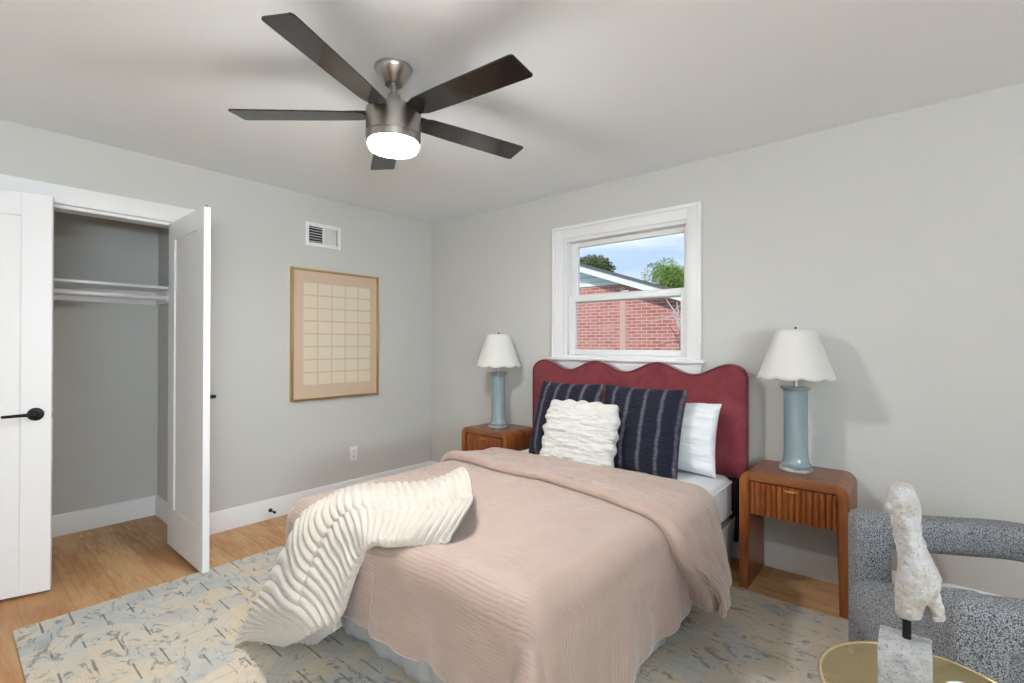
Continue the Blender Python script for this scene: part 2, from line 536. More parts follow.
def mat_brick():
    N = Nodes('red_brick')
    x, y, z = N.sep(N.coord())
    br = N.new('TexBrick', Scale=1.0)
    br.inputs['Brick Width'].default_value = 0.19; br.inputs['Row Height'].default_value = 0.060
    br.inputs['Mortar Size'].default_value = 0.006
    br.inputs['Color1'].default_value = (0.42, 0.155, 0.13, 1); br.inputs['Color2'].default_value = (0.53, 0.235, 0.20, 1)
    br.inputs['Mortar'].default_value = (0.70, 0.52, 0.47, 1)
    v = N.comb(x, z, 0.0); N.l.new(v, br.inputs['Vector'])
    pale = N.noise(N.coord(scale=(1, 1, 2.5)), 2.2, 4)
    c = N.mix(N.ramp(pale, [(0.45, (0, 0, 0)), (0.75, (0.55, 0.55, 0.55))]), br.outputs['Color'], (0.58, 0.36, 0.30))
    N.set(color=c, rough=0.9, spec=0.1)
    N.bump(N.math('SUBTRACT', 1.0, br.outputs['Fac']), 0.4, 0.006)
    return N.m
M_brick = mat_brick()
def mat_siding():
    N = Nodes('lap_siding')
    x, y, z = N.sep(N.coord())
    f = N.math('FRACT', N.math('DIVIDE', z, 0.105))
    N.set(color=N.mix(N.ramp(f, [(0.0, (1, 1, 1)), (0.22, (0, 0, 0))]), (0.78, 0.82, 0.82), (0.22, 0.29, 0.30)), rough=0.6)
    N.bump(f, 0.5, 0.02)
    return N.m
M_siding = mat_siding()
M_fascia = plain('white_fascia', (0.80, 0.85, 0.82), 0.5)
M_shingle = plain('grey_shingles', (0.13, 0.13, 0.13), 0.9, grain=0.3)
def mat_leaf(name, a, b):
    N = Nodes(name)
    n = N.noise(N.coord(), 2.5, 4)
    N.set(color=N.mix(n, a, b), rough=0.6, spec=0.2)
    return N.m
M_leaf_dark = mat_leaf('dark_leaves', (0.05, 0.085, 0.03), (0.20, 0.23, 0.10))
M_leaf_light = mat_leaf('light_leaves', (0.12, 0.22, 0.04), (0.34, 0.46, 0.13))
M_bark = plain('bark', (0.16, 0.12, 0.085), 0.9, grain=0.3)
M_palebark = plain('pale_branch', (0.55, 0.50, 0.48), 0.9)
M_lawn = plain('lawn', (0.12, 0.19, 0.06), 0.95, grain=0.4)

# ------------------------------------------------------------------ the room shell
def struct(name, bm, mat, parent=None, smooth=35):
    o = obj(name, bm, mat, parent, smooth)
    if not parent: o['kind'] = 'structure'
    return o
CY0, CY1 = -3.40, -2.108         # closet opening along the left wall
CZ = 2.045                      # top of the closet opening
IY1 = -2.035                    # right inner side of the closet
IY0 = -3.55
IX = -0.735                     # back of the closet
struct('floor', B(IX - 0.1, RX + 0.1, FY - 0.1, 0.1, -0.1, 0), M_floor)
struct('ceiling', B(IX - 0.1, RX + 0.1, FY - 0.1, 0.1, H, H + 0.1), M_ceil)
WX0, WX1, WZ0, WZ1 = 1.545, 2.510, 1.178, 2.085      # window hole in the back wall
bm = bmesh.new()
box(bm, -0.1, WX0, 0, 0.12, 0, H); box(bm, WX1, RX, 0, 0.12, 0, H)
box(bm, WX0, WX1, 0, 0.12, 0, WZ0); box(bm, WX0, WX1, 0, 0.12, WZ1, H)
struct('wall_back', bm, M_wall)
bm = bmesh.new()
box(bm, -0.1, 0, CY1, 0, 0, H); box(bm, -0.1, 0, FY, CY0, 0, H); box(bm, -0.1, 0, CY0, CY1, CZ, H)
struct('wall_left', bm, M_wall)
struct('wall_right', B(RX, RX + 0.1, FY, 0.12, 0, H), M_wall)
struct('wall_front', B(-0.1, RX + 0.1, FY - 0.1, FY, 0, H), M_wall)
bm = bmesh.new()
box(bm, IX - 0.1, IX, IY0 - 0.1, IY1 + 0.1, 0, H)
box(bm, IX, -0.1, IY1, IY1 + 0.1, 0, H); box(bm, IX, -0.1, IY0 - 0.1, IY0, 0, H)
struct('wall_closet', bm, M_wall)

BBH = 0.142
def base_profile():
    return [(0, 0), (0.015, 0), (0.015, BBH - 0.012), (0.009, BBH - 0.003), (0.006, BBH), (0, BBH)]
bm = bmesh.new(); prism(bm, [(a, b) for a, b in base_profile()], 'y', CY1 + 0.1, -0.0); struct('baseboard_left', bm, M_trim)
bm = bmesh.new(); prism(bm, [(a, b) for a, b in base_profile()], 'y', FY, CY0 - 0.1); struct('baseboard_left_near', bm, M_trim)
bm = bmesh.new(); prism(bm, [(-a, b) for a, b in base_profile()], 'x', 0.016, RX); struct('baseboard_back', bm, M_trim)
bm = bmesh.new(); prism(bm, [(RX - a, b) for a, b in base_profile()], 'y', FY, -0.016); struct('baseboard_right', bm, M_trim)
bm = bmesh.new(); prism(bm, [(FY + a, b) for a, b in base_profile()], 'x', 0.016, RX - 0.016); struct('baseboard_front', bm, M_trim)
bm = bmesh.new()
prism(bm, [(IX + a, b) for a, b in base_profile()], 'y', IY0, IY1)
prism(bm, [(IY1 - a, b) for a, b in base_profile()], 'x', IX + 0.015, -0.1)
struct('baseboard_closet', bm, M_trim)

# closet casing and jamb
bm = bmesh.new()
box(bm, 0, 0.018, CY0 - 0.095, CY1 + 0.095, CZ + 0.004, CZ + 0.108, 0.003)
box(bm, 0, 0.018, CY1 + 0.004, CY1 + 0.095, 0, CZ + 0.004, 0.003)
box(bm, 0, 0.018, CY0 - 0.095, CY0 - 0.004, 0, CZ + 0.004, 0.003)
struct('trim_1', bm, M_trim)
bm = bmesh.new()
box(bm, -0.104, 0.004, CY1 - 0.018, CY1, 0, CZ); box(bm, -0.104, 0.004, CY0, CY0 + 0.018, 0, CZ); box(bm, -0.104, 0.004, CY0 + 0.018, CY1 - 0.018, CZ - 0.018, CZ)
struct('trim_2', bm, M_trim)

# back window: casing, stool, double hung sashes
win = bpy.data.objects.new('window_1', None); COL.objects.link(win); win.location = (0, 0, 0); win['kind'] = 'structure'
bm = bmesh.new()
OX0, OX1, OZ0, OZ1 = 1.452, 2.594, 1.178, 2.172
def casing_piece(bm, x0, x1, z0, z1):
    box(bm, x0, x1, -0.016, 0, z0, z1, 0.003)
casing_piece(bm, OX0, WX0 + 0.006, OZ0, OZ1); casing_piece(bm, WX1 - 0.006, OX1, OZ0, OZ1)
casing_piece(bm, WX0 + 0.006, WX1 - 0.006, WZ1 - 0.006, OZ1)
# raised outer bead
for x0, x1 in ((OX0, OX0 + 0.024), (OX1 - 0.024, OX1)):
    box(bm, x0, x1, -0.028, -0.014, OZ0, OZ1, 0.005)
box(bm, OX0 + 0.02, OX1 - 0.02, -0.028, -0.014, OZ1 - 0.024, OZ1, 0.005)
obj('casing', bm, M_trim, win)
bm = bmesh.new()
box(bm, OX0 - 0.022, OX1 + 0.022, -0.045, 0.06, OZ0 - 0.022, OZ0, 0.004)
obj('window_sill', bm, M_trim, win)
bm = bmesh.new(); box(bm, OX0, OX1, -0.014, 0, OZ0 - 0.095, OZ0 - 0.022, 0.003); obj('apron', bm, M_trim, win)
bm = bmesh.new()
box(bm, WX0, WX0 + 0.03, 0.0, 0.12, WZ0, WZ1); box(bm, WX1 - 0.022, WX1, 0.0, 0.12, WZ0, WZ1)
box(bm, WX0 + 0.03, WX1 - 0.022, 0.0, 0.12, WZ1 - 0.03, WZ1); box(bm, WX0 + 0.03, WX1 - 0.022, 0.0, 0.12, WZ0, WZ0 + 0.016)
obj('window_frame', bm, M_vinyl, win)
def sash(name, x0, x1, z0, z1, y0, y1, gx0, gx1, gz0, gz1):
    bm = bmesh.new()
    box(bm, x0, gx0, y0, y1, z0, z1, 0.003); box(bm, gx1, x1, y0, y1, z0, z1, 0.003)
    box(bm, gx0, gx1, y0, y1, z0, gz0, 0.003); box(bm, gx0, gx1, y0, y1, gz1, z1, 0.003)
    s = obj(name, bm, M_vinyl, win)
    ym = (y0 + y1) / 2
    obj('pane', B(gx0, gx1, ym - 0.002, ym + 0.002, gz0, gz1), M_glass, s)
    return s
sash('upper_sash', 1.577, 2.486, 1.592, 2.053, 0.066, 0.096, 1.632, 2.455, 1.65, 2.016)
lo_s = sash('lower_sash', 1.577, 2.486, 1.196, 1.645, 0.028, 0.062, 1.632, 2.445, 1.236, 1.596)
bm = bmesh.new(); box(bm, 2.02, 2.08, 0.012, 0.03, 1.645, 1.655, 0.003); obj('sash_lock', bm, M_vinyl, lo_s)

# made-up windows on solid unseen walls, set behind the fill lights
def added_window(name, cx, cy, along):
    bm = bmesh.new(); g = bmesh.new()
    def bx(b, u0, u1, d0, d1, z0, z1):
        if along == 'x': box(b, cx + u0, cx + u1, FY + d0, FY + d1, z0, z1, 0.003)
        else: box(b, RX - d1, RX - d0, cy + u0, cy + u1, z0, z1, 0.003)
    for u0, u1 in ((-0.92, -0.82), (0.82, 0.92)): bx(bm, u0, u1, 0, 0.02, 0.7, 2.2)
    bx(bm, -0.82, 0.82, 0, 0.02, 2.14, 2.2); bx(bm, -0.82, 0.82, 0, 0.02, 0.7, 0.76)
    o = struct(name, bm, M_trim)
    bx(g, -0.82, 0.82, 0.001, 0.012, 0.76, 2.14)
    obj('added_blind', g, M_shade, o)
added_window('added_window_2', 1.6, 0, 'x'); added_window('added_window_3', 4.1, 0, 'x'); added_window('added_window_4', 0, -4.6, 'y')

# ------------------------------------------------------------------ closet doors, shelf, rod
def lever(root, side, mirror=1):
    """black lever handle set on the door face at local y = side"""
    h = bpy.data.objects
    bm = bmesh.new()
    sgn = 1 if side > 0 else -1
    lathe(bm, [(0.004, 0), (0.031, 0), (0.033, 0.004), (0.030, 0.009), (0.018, 0.011), (0.011, 0.014), (0.010, 0.045), (0.004, 0.047)], n=28)
    bmesh.ops.rotate(bm, verts=bm.verts[:], cent=(0, 0, 0), matrix=Matrix.Rotation(-sgn * PI / 2, 3, 'X'))
    bmesh.ops.translate(bm, verts=bm.verts[:], vec=(0, side, 0))
    y = side + sgn * 0.042
    tube(bm, [(0.0, y, 0), (-0.03, y + sgn * 0.002, 0.001), (-0.075, y + sgn * 0.001, -0.001), (-0.115, y - sgn * 0.003, -0.003)], [0.010, 0.0085, 0.0075, 0.007], 12)
    return bm

def panel_door(name, width, height):
    """one panel shaker door, hinge edge at local x = 0, faces at y = +-0.0175"""
    t = 0.0175; st = 0.115
    bm = bmesh.new()
    box(bm, 0, st, -t, t, 0, height, 0.0015, 1); box(bm, width - st, width, -t, t, 0, height, 0.0015, 1)
    box(bm, st, width - st, -t, t, height - st, height, 0.0015, 1); box(bm, st, width - st, -t, t, 0, 0.235, 0.0015, 1)
    box(bm, st - 0.004, width - st + 0.004, -0.008, 0.008, 0.231, height - st + 0.004)
    o = struct(name, bm, M_door)
    return o
DW = 0.628
d1 = panel_door('door_1', DW, 2.022)
d1.location = (0.004, CY1 - 0.018 - 0.0175, 0.013)
d1.rotation_euler = (0, 0, 0)
hb = lever(d1, 0.0175)
bmesh.ops.translate(hb, verts=hb.verts[:], vec=(DW - 0.062, 0, 0.962))
tag(obj('door_handle', hb, M_black, d1), 'black lever handle')
bm = bmesh.new(); box(bm, DW - 0.03, DW - 0.008, -0.008, 0.008, 2.022, 2.030, 0.002); tag(obj('ball_catch', bm, M_black, d1), 'small dark catch on top edge')
for z in (0.25, 1.0, 1.78):
    bm = bmesh.new(); tube(bm, [(-0.001, 0.019, z), (-0.001, 0.019, z + 0.09)], 0.006, 10); obj('hinge', bm, M_black, d1)

ang = math.atan2(-2.72 + 3.362, 0.215 - 0.03)
d2 = panel_door('door_2', 0.668, 2.022)
d2.location = (0.03, -3.362, 0.013)
d2.rotation_euler = (0, 0, ang)
hb = lever(d2, -0.0175)
bmesh.ops.translate(hb, verts=hb.verts[:], vec=(0.668 - 0.058, 0, 0.905))
tag(obj('door_handle', hb, M_black, d2), 'black lever handle')
bm = bmesh.new(); box(bm, 0.664, 0.672, -0.008, 0.008, 0.885, 0.93, 0.002); obj('strike_latch', bm, M_nickel, d2)

sh = thing('closet_shelf', (IX, (IY0 + IY1) / 2, 1.655), 'white shelf across the open closet, above the hanging rod', 'shelf')
hw = (IY1 - IY0) / 2 - 0.001
obj('shelf_board', B(0.001, 0.345, -hw, hw, 0.003, 0.022, 0.002), M_trim, sh)
bm = bmesh.new(); box(bm, 0.001, 0.02, -hw, hw, -0.09, 0.003); box(bm, 0.02, 0.345, hw - 0.019, hw, -0.09, 0.003); box(bm, 0.02, 0.345, -hw, -hw + 0.019, -0.09, 0.003)
obj('cleat', bm, M_trim, sh)
rod = thing('closet_rod', (IX + 0.30, (IY0 + IY1) / 2, 1.60), 'white hanging rod under the closet shelf', 'rod')
bm = bmesh.new(); tube(bm, [(0, -hw + 0.025, 0), (0, hw - 0.025, 0)], 0.016, 16); obj('pole', bm, M_trim, rod)
for s in (-1, 1):
    bm = bmesh.new(); tube(bm, [(0, s * (hw - 0.019), 0), (0, s * (hw - 0.032), 0)], 0.026, 16); obj('rod_socket', bm, M_trim, rod)

# ------------------------------------------------------------------ things on the left wall
vent = thing('air_vent', (0, -1.122, 2.135), 'white louvred air vent high on the left wall', 'vent')
bm = bmesh.new()
W2, H2 = 0.15, 0.093
box(bm, 0, 0.012, -W2, -W2 + 0.03, -H2, H2, 0.003); box(bm, 0, 0.012, W2 - 0.03, W2, -H2, H2, 0.003)
box(bm, 0, 0.012, -W2 + 0.03, W2 - 0.03, H2 - 0.03, H2, 0.003); box(bm, 0, 0.012, -W2 + 0.03, W2 - 0.03, -H2, -H2 + 0.03, 0.003)
box(bm, 0, 0.011, -0.006, 0.006, -H2 + 0.03, H2 - 0.03, 0.002)
obj('vent_frame', bm, M_trim, vent)
obj('duct_shade_plate', B(0.0005, 0.002, -W2 + 0.03, W2 - 0.03, -H2 + 0.03, H2 - 0.03), M_dark, vent)  # dark sheet on solid wall, duct shade put into its colour
for k in range(6):                                   # left bank: level slats
    bm = bmesh.new(); z = -0.052 + k * 0.021
    prism(bm, [(0.002, z), (0.011, z - 0.006), (0.0115, z - 0.0045), (0.0025, z + 0.0015)], 'y', -W2 + 0.03, -0.006)
    obj('slat', bm, M_trim, vent)
for k in range(9):                                   # right bank: upright slats
    bm = bmesh.new(); y = 0.013 + k * 0.0125
    prism(bm, [(0.003, y + 0.001), (0.009, y - 0.0125), (0.010, y - 0.0115), (0.004, y + 0.002)], 'z', -H2 + 0.03, H2 - 0.03)
    obj('slat', bm, M_trim, vent)

art = thing('framed_print', (0, -1.003, 1.348), 'gold framed print of a cream rectangle grid on peach, hung on the left wall', 'picture')
AW, AH = 0.384, 0.51
bm = bmesh.new()
for y0, y1, z0, z1 in ((-AW, -AW + 0.016, -AH, AH), (AW - 0.016, AW, -AH, AH), (-AW + 0.016, AW - 0.016, AH - 0.016, AH), (-AW + 0.016, AW - 0.016, -AH, -AH + 0.016)):
    box(bm, 0.002, 0.034, y0, y1, z0, z1, 0.002, 1)
obj('frame', bm, M_goldframe, art)
def mat_print():
    N = Nodes('peach_print'); n = N.noise(N.coord(scale=(1, 6, 6)), 12, 5)
    N.set(color=N.mix(n, (0.56, 0.42, 0.305), (0.61, 0.465, 0.345)), rough=0.5); return N.m
def mat_cell():
    N = Nodes('cream_cells'); n = N.noise(N.coord(scale=(1, 30, 9)), 5, 4)
    N.set(color=N.mix(n, (0.64, 0.56, 0.42), (0.70, 0.63, 0.49)), rough=0.5); return N.m
ys, zs = [-AW + 0.016], [-AH + 0.016]
gy0, gy1, gz0, gz1 = -0.289, 0.309, -0.395, 0.408
cw, chh = (gy1 - gy0) / 5, (gz1 - gz0) / 8
for k in range(5): ys += [gy0 + k * cw + 0.005, gy0 + (k + 1) * cw - 0.005]
for k in range(8): zs += [gz0 + k * chh + 0.006, gz0 + (k + 1) * chh - 0.006]
ys.append(AW - 0.016); zs.append(AH - 0.016)
me = bpy.data.meshes.new('print')
verts = [(0.016, y, z) for z in zs for y in ys] + [(0.012, ys[0], zs[0]), (0.012, ys[-1], zs[0]), (0.012, ys[-1], zs[-1]), (0.012, ys[0], zs[-1])]
ny = len(ys)
faces, mi = [], []
for j in range(len(zs) - 1):
    for i in range(ny - 1):
        faces.append((j * ny + i, j * ny + i + 1, (j + 1) * ny + i + 1, (j + 1) * ny + i)); mi.append(1 if i % 2 and j % 2 else 0)
n0 = ny * len(zs); faces.append((n0 + 3, n0 + 2, n0 + 1, n0)); mi.append(0)
me.from_pydata(verts, [], faces)
link('print', me, [mat_print(), mat_cell()], art)
me.polygons.foreach_set('material_index', mi)

def outlet(loc, label):
    o = thing('wall_outlet', loc, label, 'outlet')
    obj('cover_plate', B(0, 0.006, -0.037, 0.037, -0.06, 0.06, 0.003), M_trim, o)
    for z in (-0.024, 0.024):
        bm = bmesh.new()
        lathe(bm, [(0.016, 0.0), (0.016, 0.003), (0.0145, 0.0035)], n=20)
        bmesh.ops.rotate(bm, verts=bm.verts[:], cent=(0, 0, 0), matrix=Matrix.Rotation(PI / 2, 3, 'Y'))
        bmesh.ops.translate(bm, verts=bm.verts[:], vec=(0.006, 0, z))
        s = obj('socket', bm, M_vinyl, o)
        bm = bmesh.new(); box(bm, 0.0095, 0.0102, -0.008, -0.005, z - 0.005, z + 0.005); box(bm, 0.0095, 0.0102, 0.005, 0.008, z - 0.005, z + 0.005); box(bm, 0.0095, 0.0102, -0.002, 0.002, z - 0.012, z - 0.008)
        obj('socket_slots', bm, M_gap, s)
outlet((0, -0.845, 0.357), 'white duplex outlet low on the left wall, below the framed print')

stop = thing('door_stop', (0.015, -1.53, 0.062), 'small black door stop on the left baseboard', 'door stop')
bm = bmesh.new(); lathe(bm, [(0.003, 0), (0.014, 0), (0.013, 0.006), (0.005, 0.012), (0.004, 0.06), (0.0035, 0.061)], n=16)
bmesh.ops.rotate(bm, verts=bm.verts[:], cent=(0, 0, 0), matrix=Matrix.Rotation(PI / 2, 3, 'Y')); obj('stem', bm, M_black, stop)
bm = bmesh.new(); lathe(bm, [(0.003, 0.056), (0.009, 0.058), (0.010, 0.064), (0.009, 0.074), (0.003, 0.076)], n=16)
bmesh.ops.rotate(bm, verts=bm.verts[:], cent=(0, 0, 0), matrix=Matrix.Rotation(PI / 2, 3, 'Y')); obj('rubber_tip', bm, M_black, stop)

# ------------------------------------------------------------------ rug
bm = B(0.58, 3.63, -2.885, -0.405, 0.0, 0.010, 0.004)
rug = obj('area_rug', bm, M_rug)
tag(rug, 'distressed beige and blue grey zigzag rug under the bed', 'rug')
RZ = 0.010

# ------------------------------------------------------------------ ceiling fan
fan = thing('ceiling_fan', (1.95, -1.867, H), 'five bladed ceiling fan with dark blades and a lit round lamp', 'ceiling fan')
bm = bmesh.new(); lathe(bm, [(0.02, 0), (0.078, 0), (0.080, -0.008), (0.074, -0.022), (0.045, -0.064), (0.036, -0.072), (0.012, -0.072)], n=40); obj('canopy', bm, M_nickel, fan)
bm = bmesh.new(); tube(bm, [(0, 0, -0.07), (0, 0, -0.13)], 0.0135, 16); obj('downrod', bm, M_nickel, fan)
bm = bmesh.new(); lathe(bm, [(0.0136, -0.112), (0.024, -0.114), (0.030, -0.135), (0.034, -0.165), (0.03, -0.18), (0.01, -0.18)], n=28); obj('coupling', bm, M_nickel, fan)
bm = bmesh.new(); lathe(bm, [(0.02, -0.176), (0.098, -0.178), (0.112, -0.184), (0.1135, -0.19), (0.1135, -0.286), (0.110, -0.289), (0.110, -0.291), (0.1135, -0.294), (0.112, -0.322), (0.104, -0.324), (0.02, -0.324)], n=56); obj('motor_housing', bm, M_nickel, fan)
bm = bmesh.new(); lathe(bm, [(0.102, -0.322), (0.1035, -0.334), (0.098, -0.345), (0.07, -0.353), (0.03, -0.357), (0.002, -0.358)], n=48); tag(obj('light_diffuser', bm, M_diff, fan), 'lit white lamp')
for k in range(5):
    a = 5.1175 + 2 * PI * k / 5
    rot = Matrix.Rotation(a, 4, 'Z') @ Matrix.Translation((0, 0, -0.203)) @ Matrix.Rotation(math.radians(-8), 4, 'X')
    outline = [(0.118, -0.038), (0.16, -0.052), (0.30, -0.058), (0.62, -0.0635)]
    for j in range(7):
        t = j / 6 * PI / 2
        outline.append((0.640 + 0.014 * math.sin(t), -0.0500 - 0.0135 * math.cos(t)))
    right = [(0.660, 0.052)]
    for j in range(7):
        t = j / 6 * PI / 2
        right.append((0.648 + 0.014 * math.cos(t), 0.050 + 0.0135 * math.sin(t)))
    outline += right + [(0.62, 0.0635), (0.30, 0.058), (0.16, 0.052), (0.118, 0.038)]
    bm = bmesh.new(); prism(bm, outline, 'z', -0.003, 0.003)
    for v in bm.verts: v.co = rot @ v.co
    bl = obj('blade', bm, M_blade, fan)
    bm = bmesh.new()
    prism(bm, [(0.07, -0.026), (0.125, -0.034), (0.20, -0.030), (0.20, 0.030), (0.125, 0.034), (0.07, 0.026)], 'z', 0.003, 0.011)
    for v in bm.verts: v.co = rot @ v.co
    obj('blade_bracket', bm, M_blade, bl)

# ------------------------------------------------------------------ nightstands and lamps
def make_nightstand():
    root = thing('nightstand', (3.152, -0.02, 0), 'walnut nightstand right of the bed, beside the grey armchair', 'nightstand', 'walnut nightstands beside the bed')
    HW, ZT, D, R, TL, TT = 0.240, 0.612, 0.350, 0.055, 0.040, 0.042
    out = [(-HW, 0)]
    for k in range(9): t = PI - PI / 2 * k / 8; out.append((-HW + R + R * math.cos(t), ZT - R + R * math.sin(t)))
    for k in range(9): t = PI / 2 - PI / 2 * k / 8; out.append((HW - R + R * math.cos(t), ZT - R + R * math.sin(t)))
    out += [(HW, 0), (HW - TL, 0), (HW - TL, ZT - TT), (-HW + TL, ZT - TT), (-HW + TL, 0)]
    # three pieces: left leg panel, right leg panel, top
    def panel(poly, name, m):
        bm = bmesh.new(); prism(bm, poly, 'y', -D, 0)
        bmesh.ops.triangulate(bm, faces=[f for f in bm.faces if len(f.verts) > 4])
        return obj(name, bm, m, root, 30)
    lft = [out[0]] + out[1:10] + [(-HW + R, ZT - TT), (-HW + TL, ZT - TT), (-HW + TL, 0)]
    rgt = [(-x, z) for x, z in lft]
    panel(lft, 'leg_panel', M_walnut); panel(rgt, 'leg_panel', M_walnut)
    obj('top', B(-HW + R, HW - R, -D, 0, ZT - TT, ZT), M_walnut_x, root)
    obj('drawer_case', B(-HW + TL, HW - TL, -D + 0.025, -0.002, 0.395, ZT - TT), M_walnut, root)
    # fluted drawer front
    n = 15; xs = np.linspace(-HW + TL + 0.003, HW - TL - 0.003, n * 10 + 1)
    rng = np.random.default_rng(3)
    ph = (xs - xs[0]) / (xs[-1] - xs[0]) * n
    y = -D + 0.016 - 0.016 * np.abs(np.sin(PI * ph)) ** 0.8 * (0.6 + 0.4 * rng.random(n + 1)[np.minimum(ph.astype(int), n)])
    Z = np.array([0.392, 0.394, 0.478, 0.560, 0.562]); P = np.zeros((len(Z), len(xs), 3))
    P[..., 0] = xs[None]; P[..., 1] = y[None]; P[..., 2] = Z[:, None]
    P[0, :, 1] = -D + 0.026; P[-1, :, 1] = -D + 0.026
    dr = grid('drawer', P, M_fluted, root, smooth=50)
    bm = bmesh.new()
    ring = [(0.033 * math.sin(t), 0.010 * math.cos(t)) for t in np.linspace(-PI / 2, PI / 2, 13)]
    prism(bm, [(x, 0.548 - z) for x, z in ring], 'y', -D - 0.010, -D + 0.002)
    bmesh.ops.bevel(bm, geom=bm.edges[:], offset=0.0015, segments=1, affect='EDGES')
    tag(obj('drawer_pull', bm, M_brass, dr), 'small brass pull')
    return root
ns_r = make_nightstand()
ns_l = copy_tree(ns_r)
ns_l.location = (1.050, -0.02, 0)
ns_l['label'] = 'walnut nightstand left of the bed, in the far corner'

def make_lamp():
    root = thing('table_lamp', (3.14, -0.175, 0.6125), 'blue grey column lamp with white scalloped shade on the right nightstand', 'lamp', 'column lamps on the nightstands')
    bm = bmesh.new()
    lathe(bm, [(0.01, 0), (0.076, 0), (0.080, 0.006), (0.078, 0.016), (0.068, 0.022), (0.01, 0.022)], n=40, fn=lambda a, r, z, i: (r * (1 + 0.02 * math.cos(8 * a)), z))
    tag(obj('foot', bm, M_lampfoot, root), 'mottled silver foot')
    bm = bmesh.new()
    lathe(bm, [(0.01, 0.022), (0.073, 0.023), (0.0735, 0.034), (0.066, 0.040), (0.0615, 0.050), (0.059, 0.075), (0.0575, 0.11), (0.0565, 0.25), (0.0565, 0.395), (0.058, 0.418), (0.063, 0.427), (0.070, 0.430), (0.070, 0.440), (0.045, 0.443), (0.012, 0.444)], n=44)
    obj('column', bm, M_ceramic, root)
    bm = bmesh.new(); tube(bm, [(0, 0, 0.443), (0, 0, 0.50)], 0.011, 16); tube(bm, [(0, 0, 0.5), (0, 0, 0.74)], 0.003, 8); obj('lamp_neck', bm, M_nickel, root)
    n = 96; prof = []
    rows = 14; P = np.zeros((rows, n, 3))
    for i in range(rows):
        t = i / (rows - 1)
        for k in range(n):
            a = 2 * PI * k / n
            sc = abs(math.sin(5 * a))                       # ten scallops round the lower edge
            z0 = 0.488 - 0.015 * math.sqrt(sc) + 0.008
            zb = z0 + (0.742 - z0) * t
            tt = (zb - 0.48) / (0.742 - 0.48)
            r = 0.183 + (0.093 - 0.183) * max(0.0, tt) ** 0.93
            r *= 1 + 0.012 * (1 - t) * (sc - 0.5)
            P[i, k] = (r * math.cos(a), r * math.sin(a), zb)
    shd = grid('lamp_shade', P, M_shade, root, wrap=True)
    solidify(shd, 0.002)
    bm = bmesh.new()
    for k in range(3):
        a = 2 * PI * k / 3; tube(bm, [(0.003 * math.cos(a), 0.003 * math.sin(a), 0.732), (0.092 * math.cos(a), 0.092 * math.sin(a), 0.738)], 0.0015, 6)
    obj('shade_spider', bm, M_brass, root)
    bm = bmesh.new(); lathe(bm, [(0.002, 0.736), (0.007, 0.738), (0.004, 0.743), (0.008, 0.748), (0.005, 0.754), (0.001, 0.756)], n=14); obj('finial', bm, M_black, root)
    return root
lamp_r = make_lamp()
lamp_l = copy_tree(lamp_r)
lamp_l.location = (1.055, -0.20, 0.6125)
lamp_l['label'] = 'blue grey column lamp with white scalloped shade on the far left nightstand'

# ------------------------------------------------------------------ bed
bed = thing('bed', (2.115, -1.0, RZ), 'bed with a wavy burgundy velvet headboard under the window', 'bed')
def hb_top(x):
    p0, per = 1.446, 0.4515
    if x < p0: return 1.162 - 0.085 * (1 - math.sqrt(max(0, 1 - ((p0 - x) / 0.101) ** 2)))
    if x > p0 + 3 * per: return 1.162 - 0.085 * (1 - math.sqrt(max(0, 1 - ((x - p0 - 3 * per) / 0.090) ** 2)))
    return 1.128 + 0.034 * math.cos(2 * PI * (x - p0) / per)
xs = np.concatenate([[1.345, 1.3465, 1.35, 1.356, 1.366, 1.38, 1.40, 1.42], np.linspace(1.446, 2.8005, 96), [2.82, 2.842, 2.86, 2.874, 2.883, 2.888, 2.8903]])
outl = [(float(x) - 2.115, hb_top(float(x)) - RZ) for x in xs]
low = 0.50 - RZ
poly = [(outl[0][0], low)] + outl + [(outl[-1][0], low)]
bm = bmesh.new()
f1, f2 = prism(bm, poly, 'y', 0.878, 0.925)
bmesh.ops.bevel(bm, geom=list(set(f1.edges[:] + f2.edges[:])), offset=0.014, segments=3, profile=0.5, affect='EDGES')
bmesh.ops.triangulate(bm, faces=[f for f in bm.faces if len(f.verts) > 4])
hbo = obj('headboard', bm, M_velvet, bed, 50)
tag(hbo, 'burgundy velvet wavy headboard')
bm = bmesh.new()
tube(bm, [(x * 0.994, 0.876, z - 0.010) for x, z in ([(outl[0][0], low + 0.02)] + outl + [(outl[-1][0], low + 0.02)])], 0.006, 8, up=(0, 1, 0))
obj('piping', bm, M_piping, hbo)
for s in (-1, 1):
    bm = bmesh.new(); box(bm, s * 0.60 - 0.04, s * 0.60 + 0.04, 0.885, 0.92, 0, low + 0.03, 0.004); obj('headboard_leg', bm, M_black, bed)
bm = bmesh.new(); box(bm, -0.70, 0.72, 0.885, 0.915, 0.12, low - 0.004, 0.006); obj('headboard_shade_panel', bm, M_dark, bed)  # near-black panel, shade under the headboard put into its colour
bm = bmesh.new(); box(bm, -0.665, 0.695, -0.90, 0.872, 0.10, 0.268, 0.02, 3); obj('box_base', bm, M_skirt, bed)
for sx in (-1, 1):
    for y in (-0.82, 0.78):
        bm = bmesh.new(); tube(bm, [(sx * 0.60, y, 0), (sx * 0.60, y, 0.11)], [0.018, 0.024], 14); obj('leg', bm, M_black, bed)

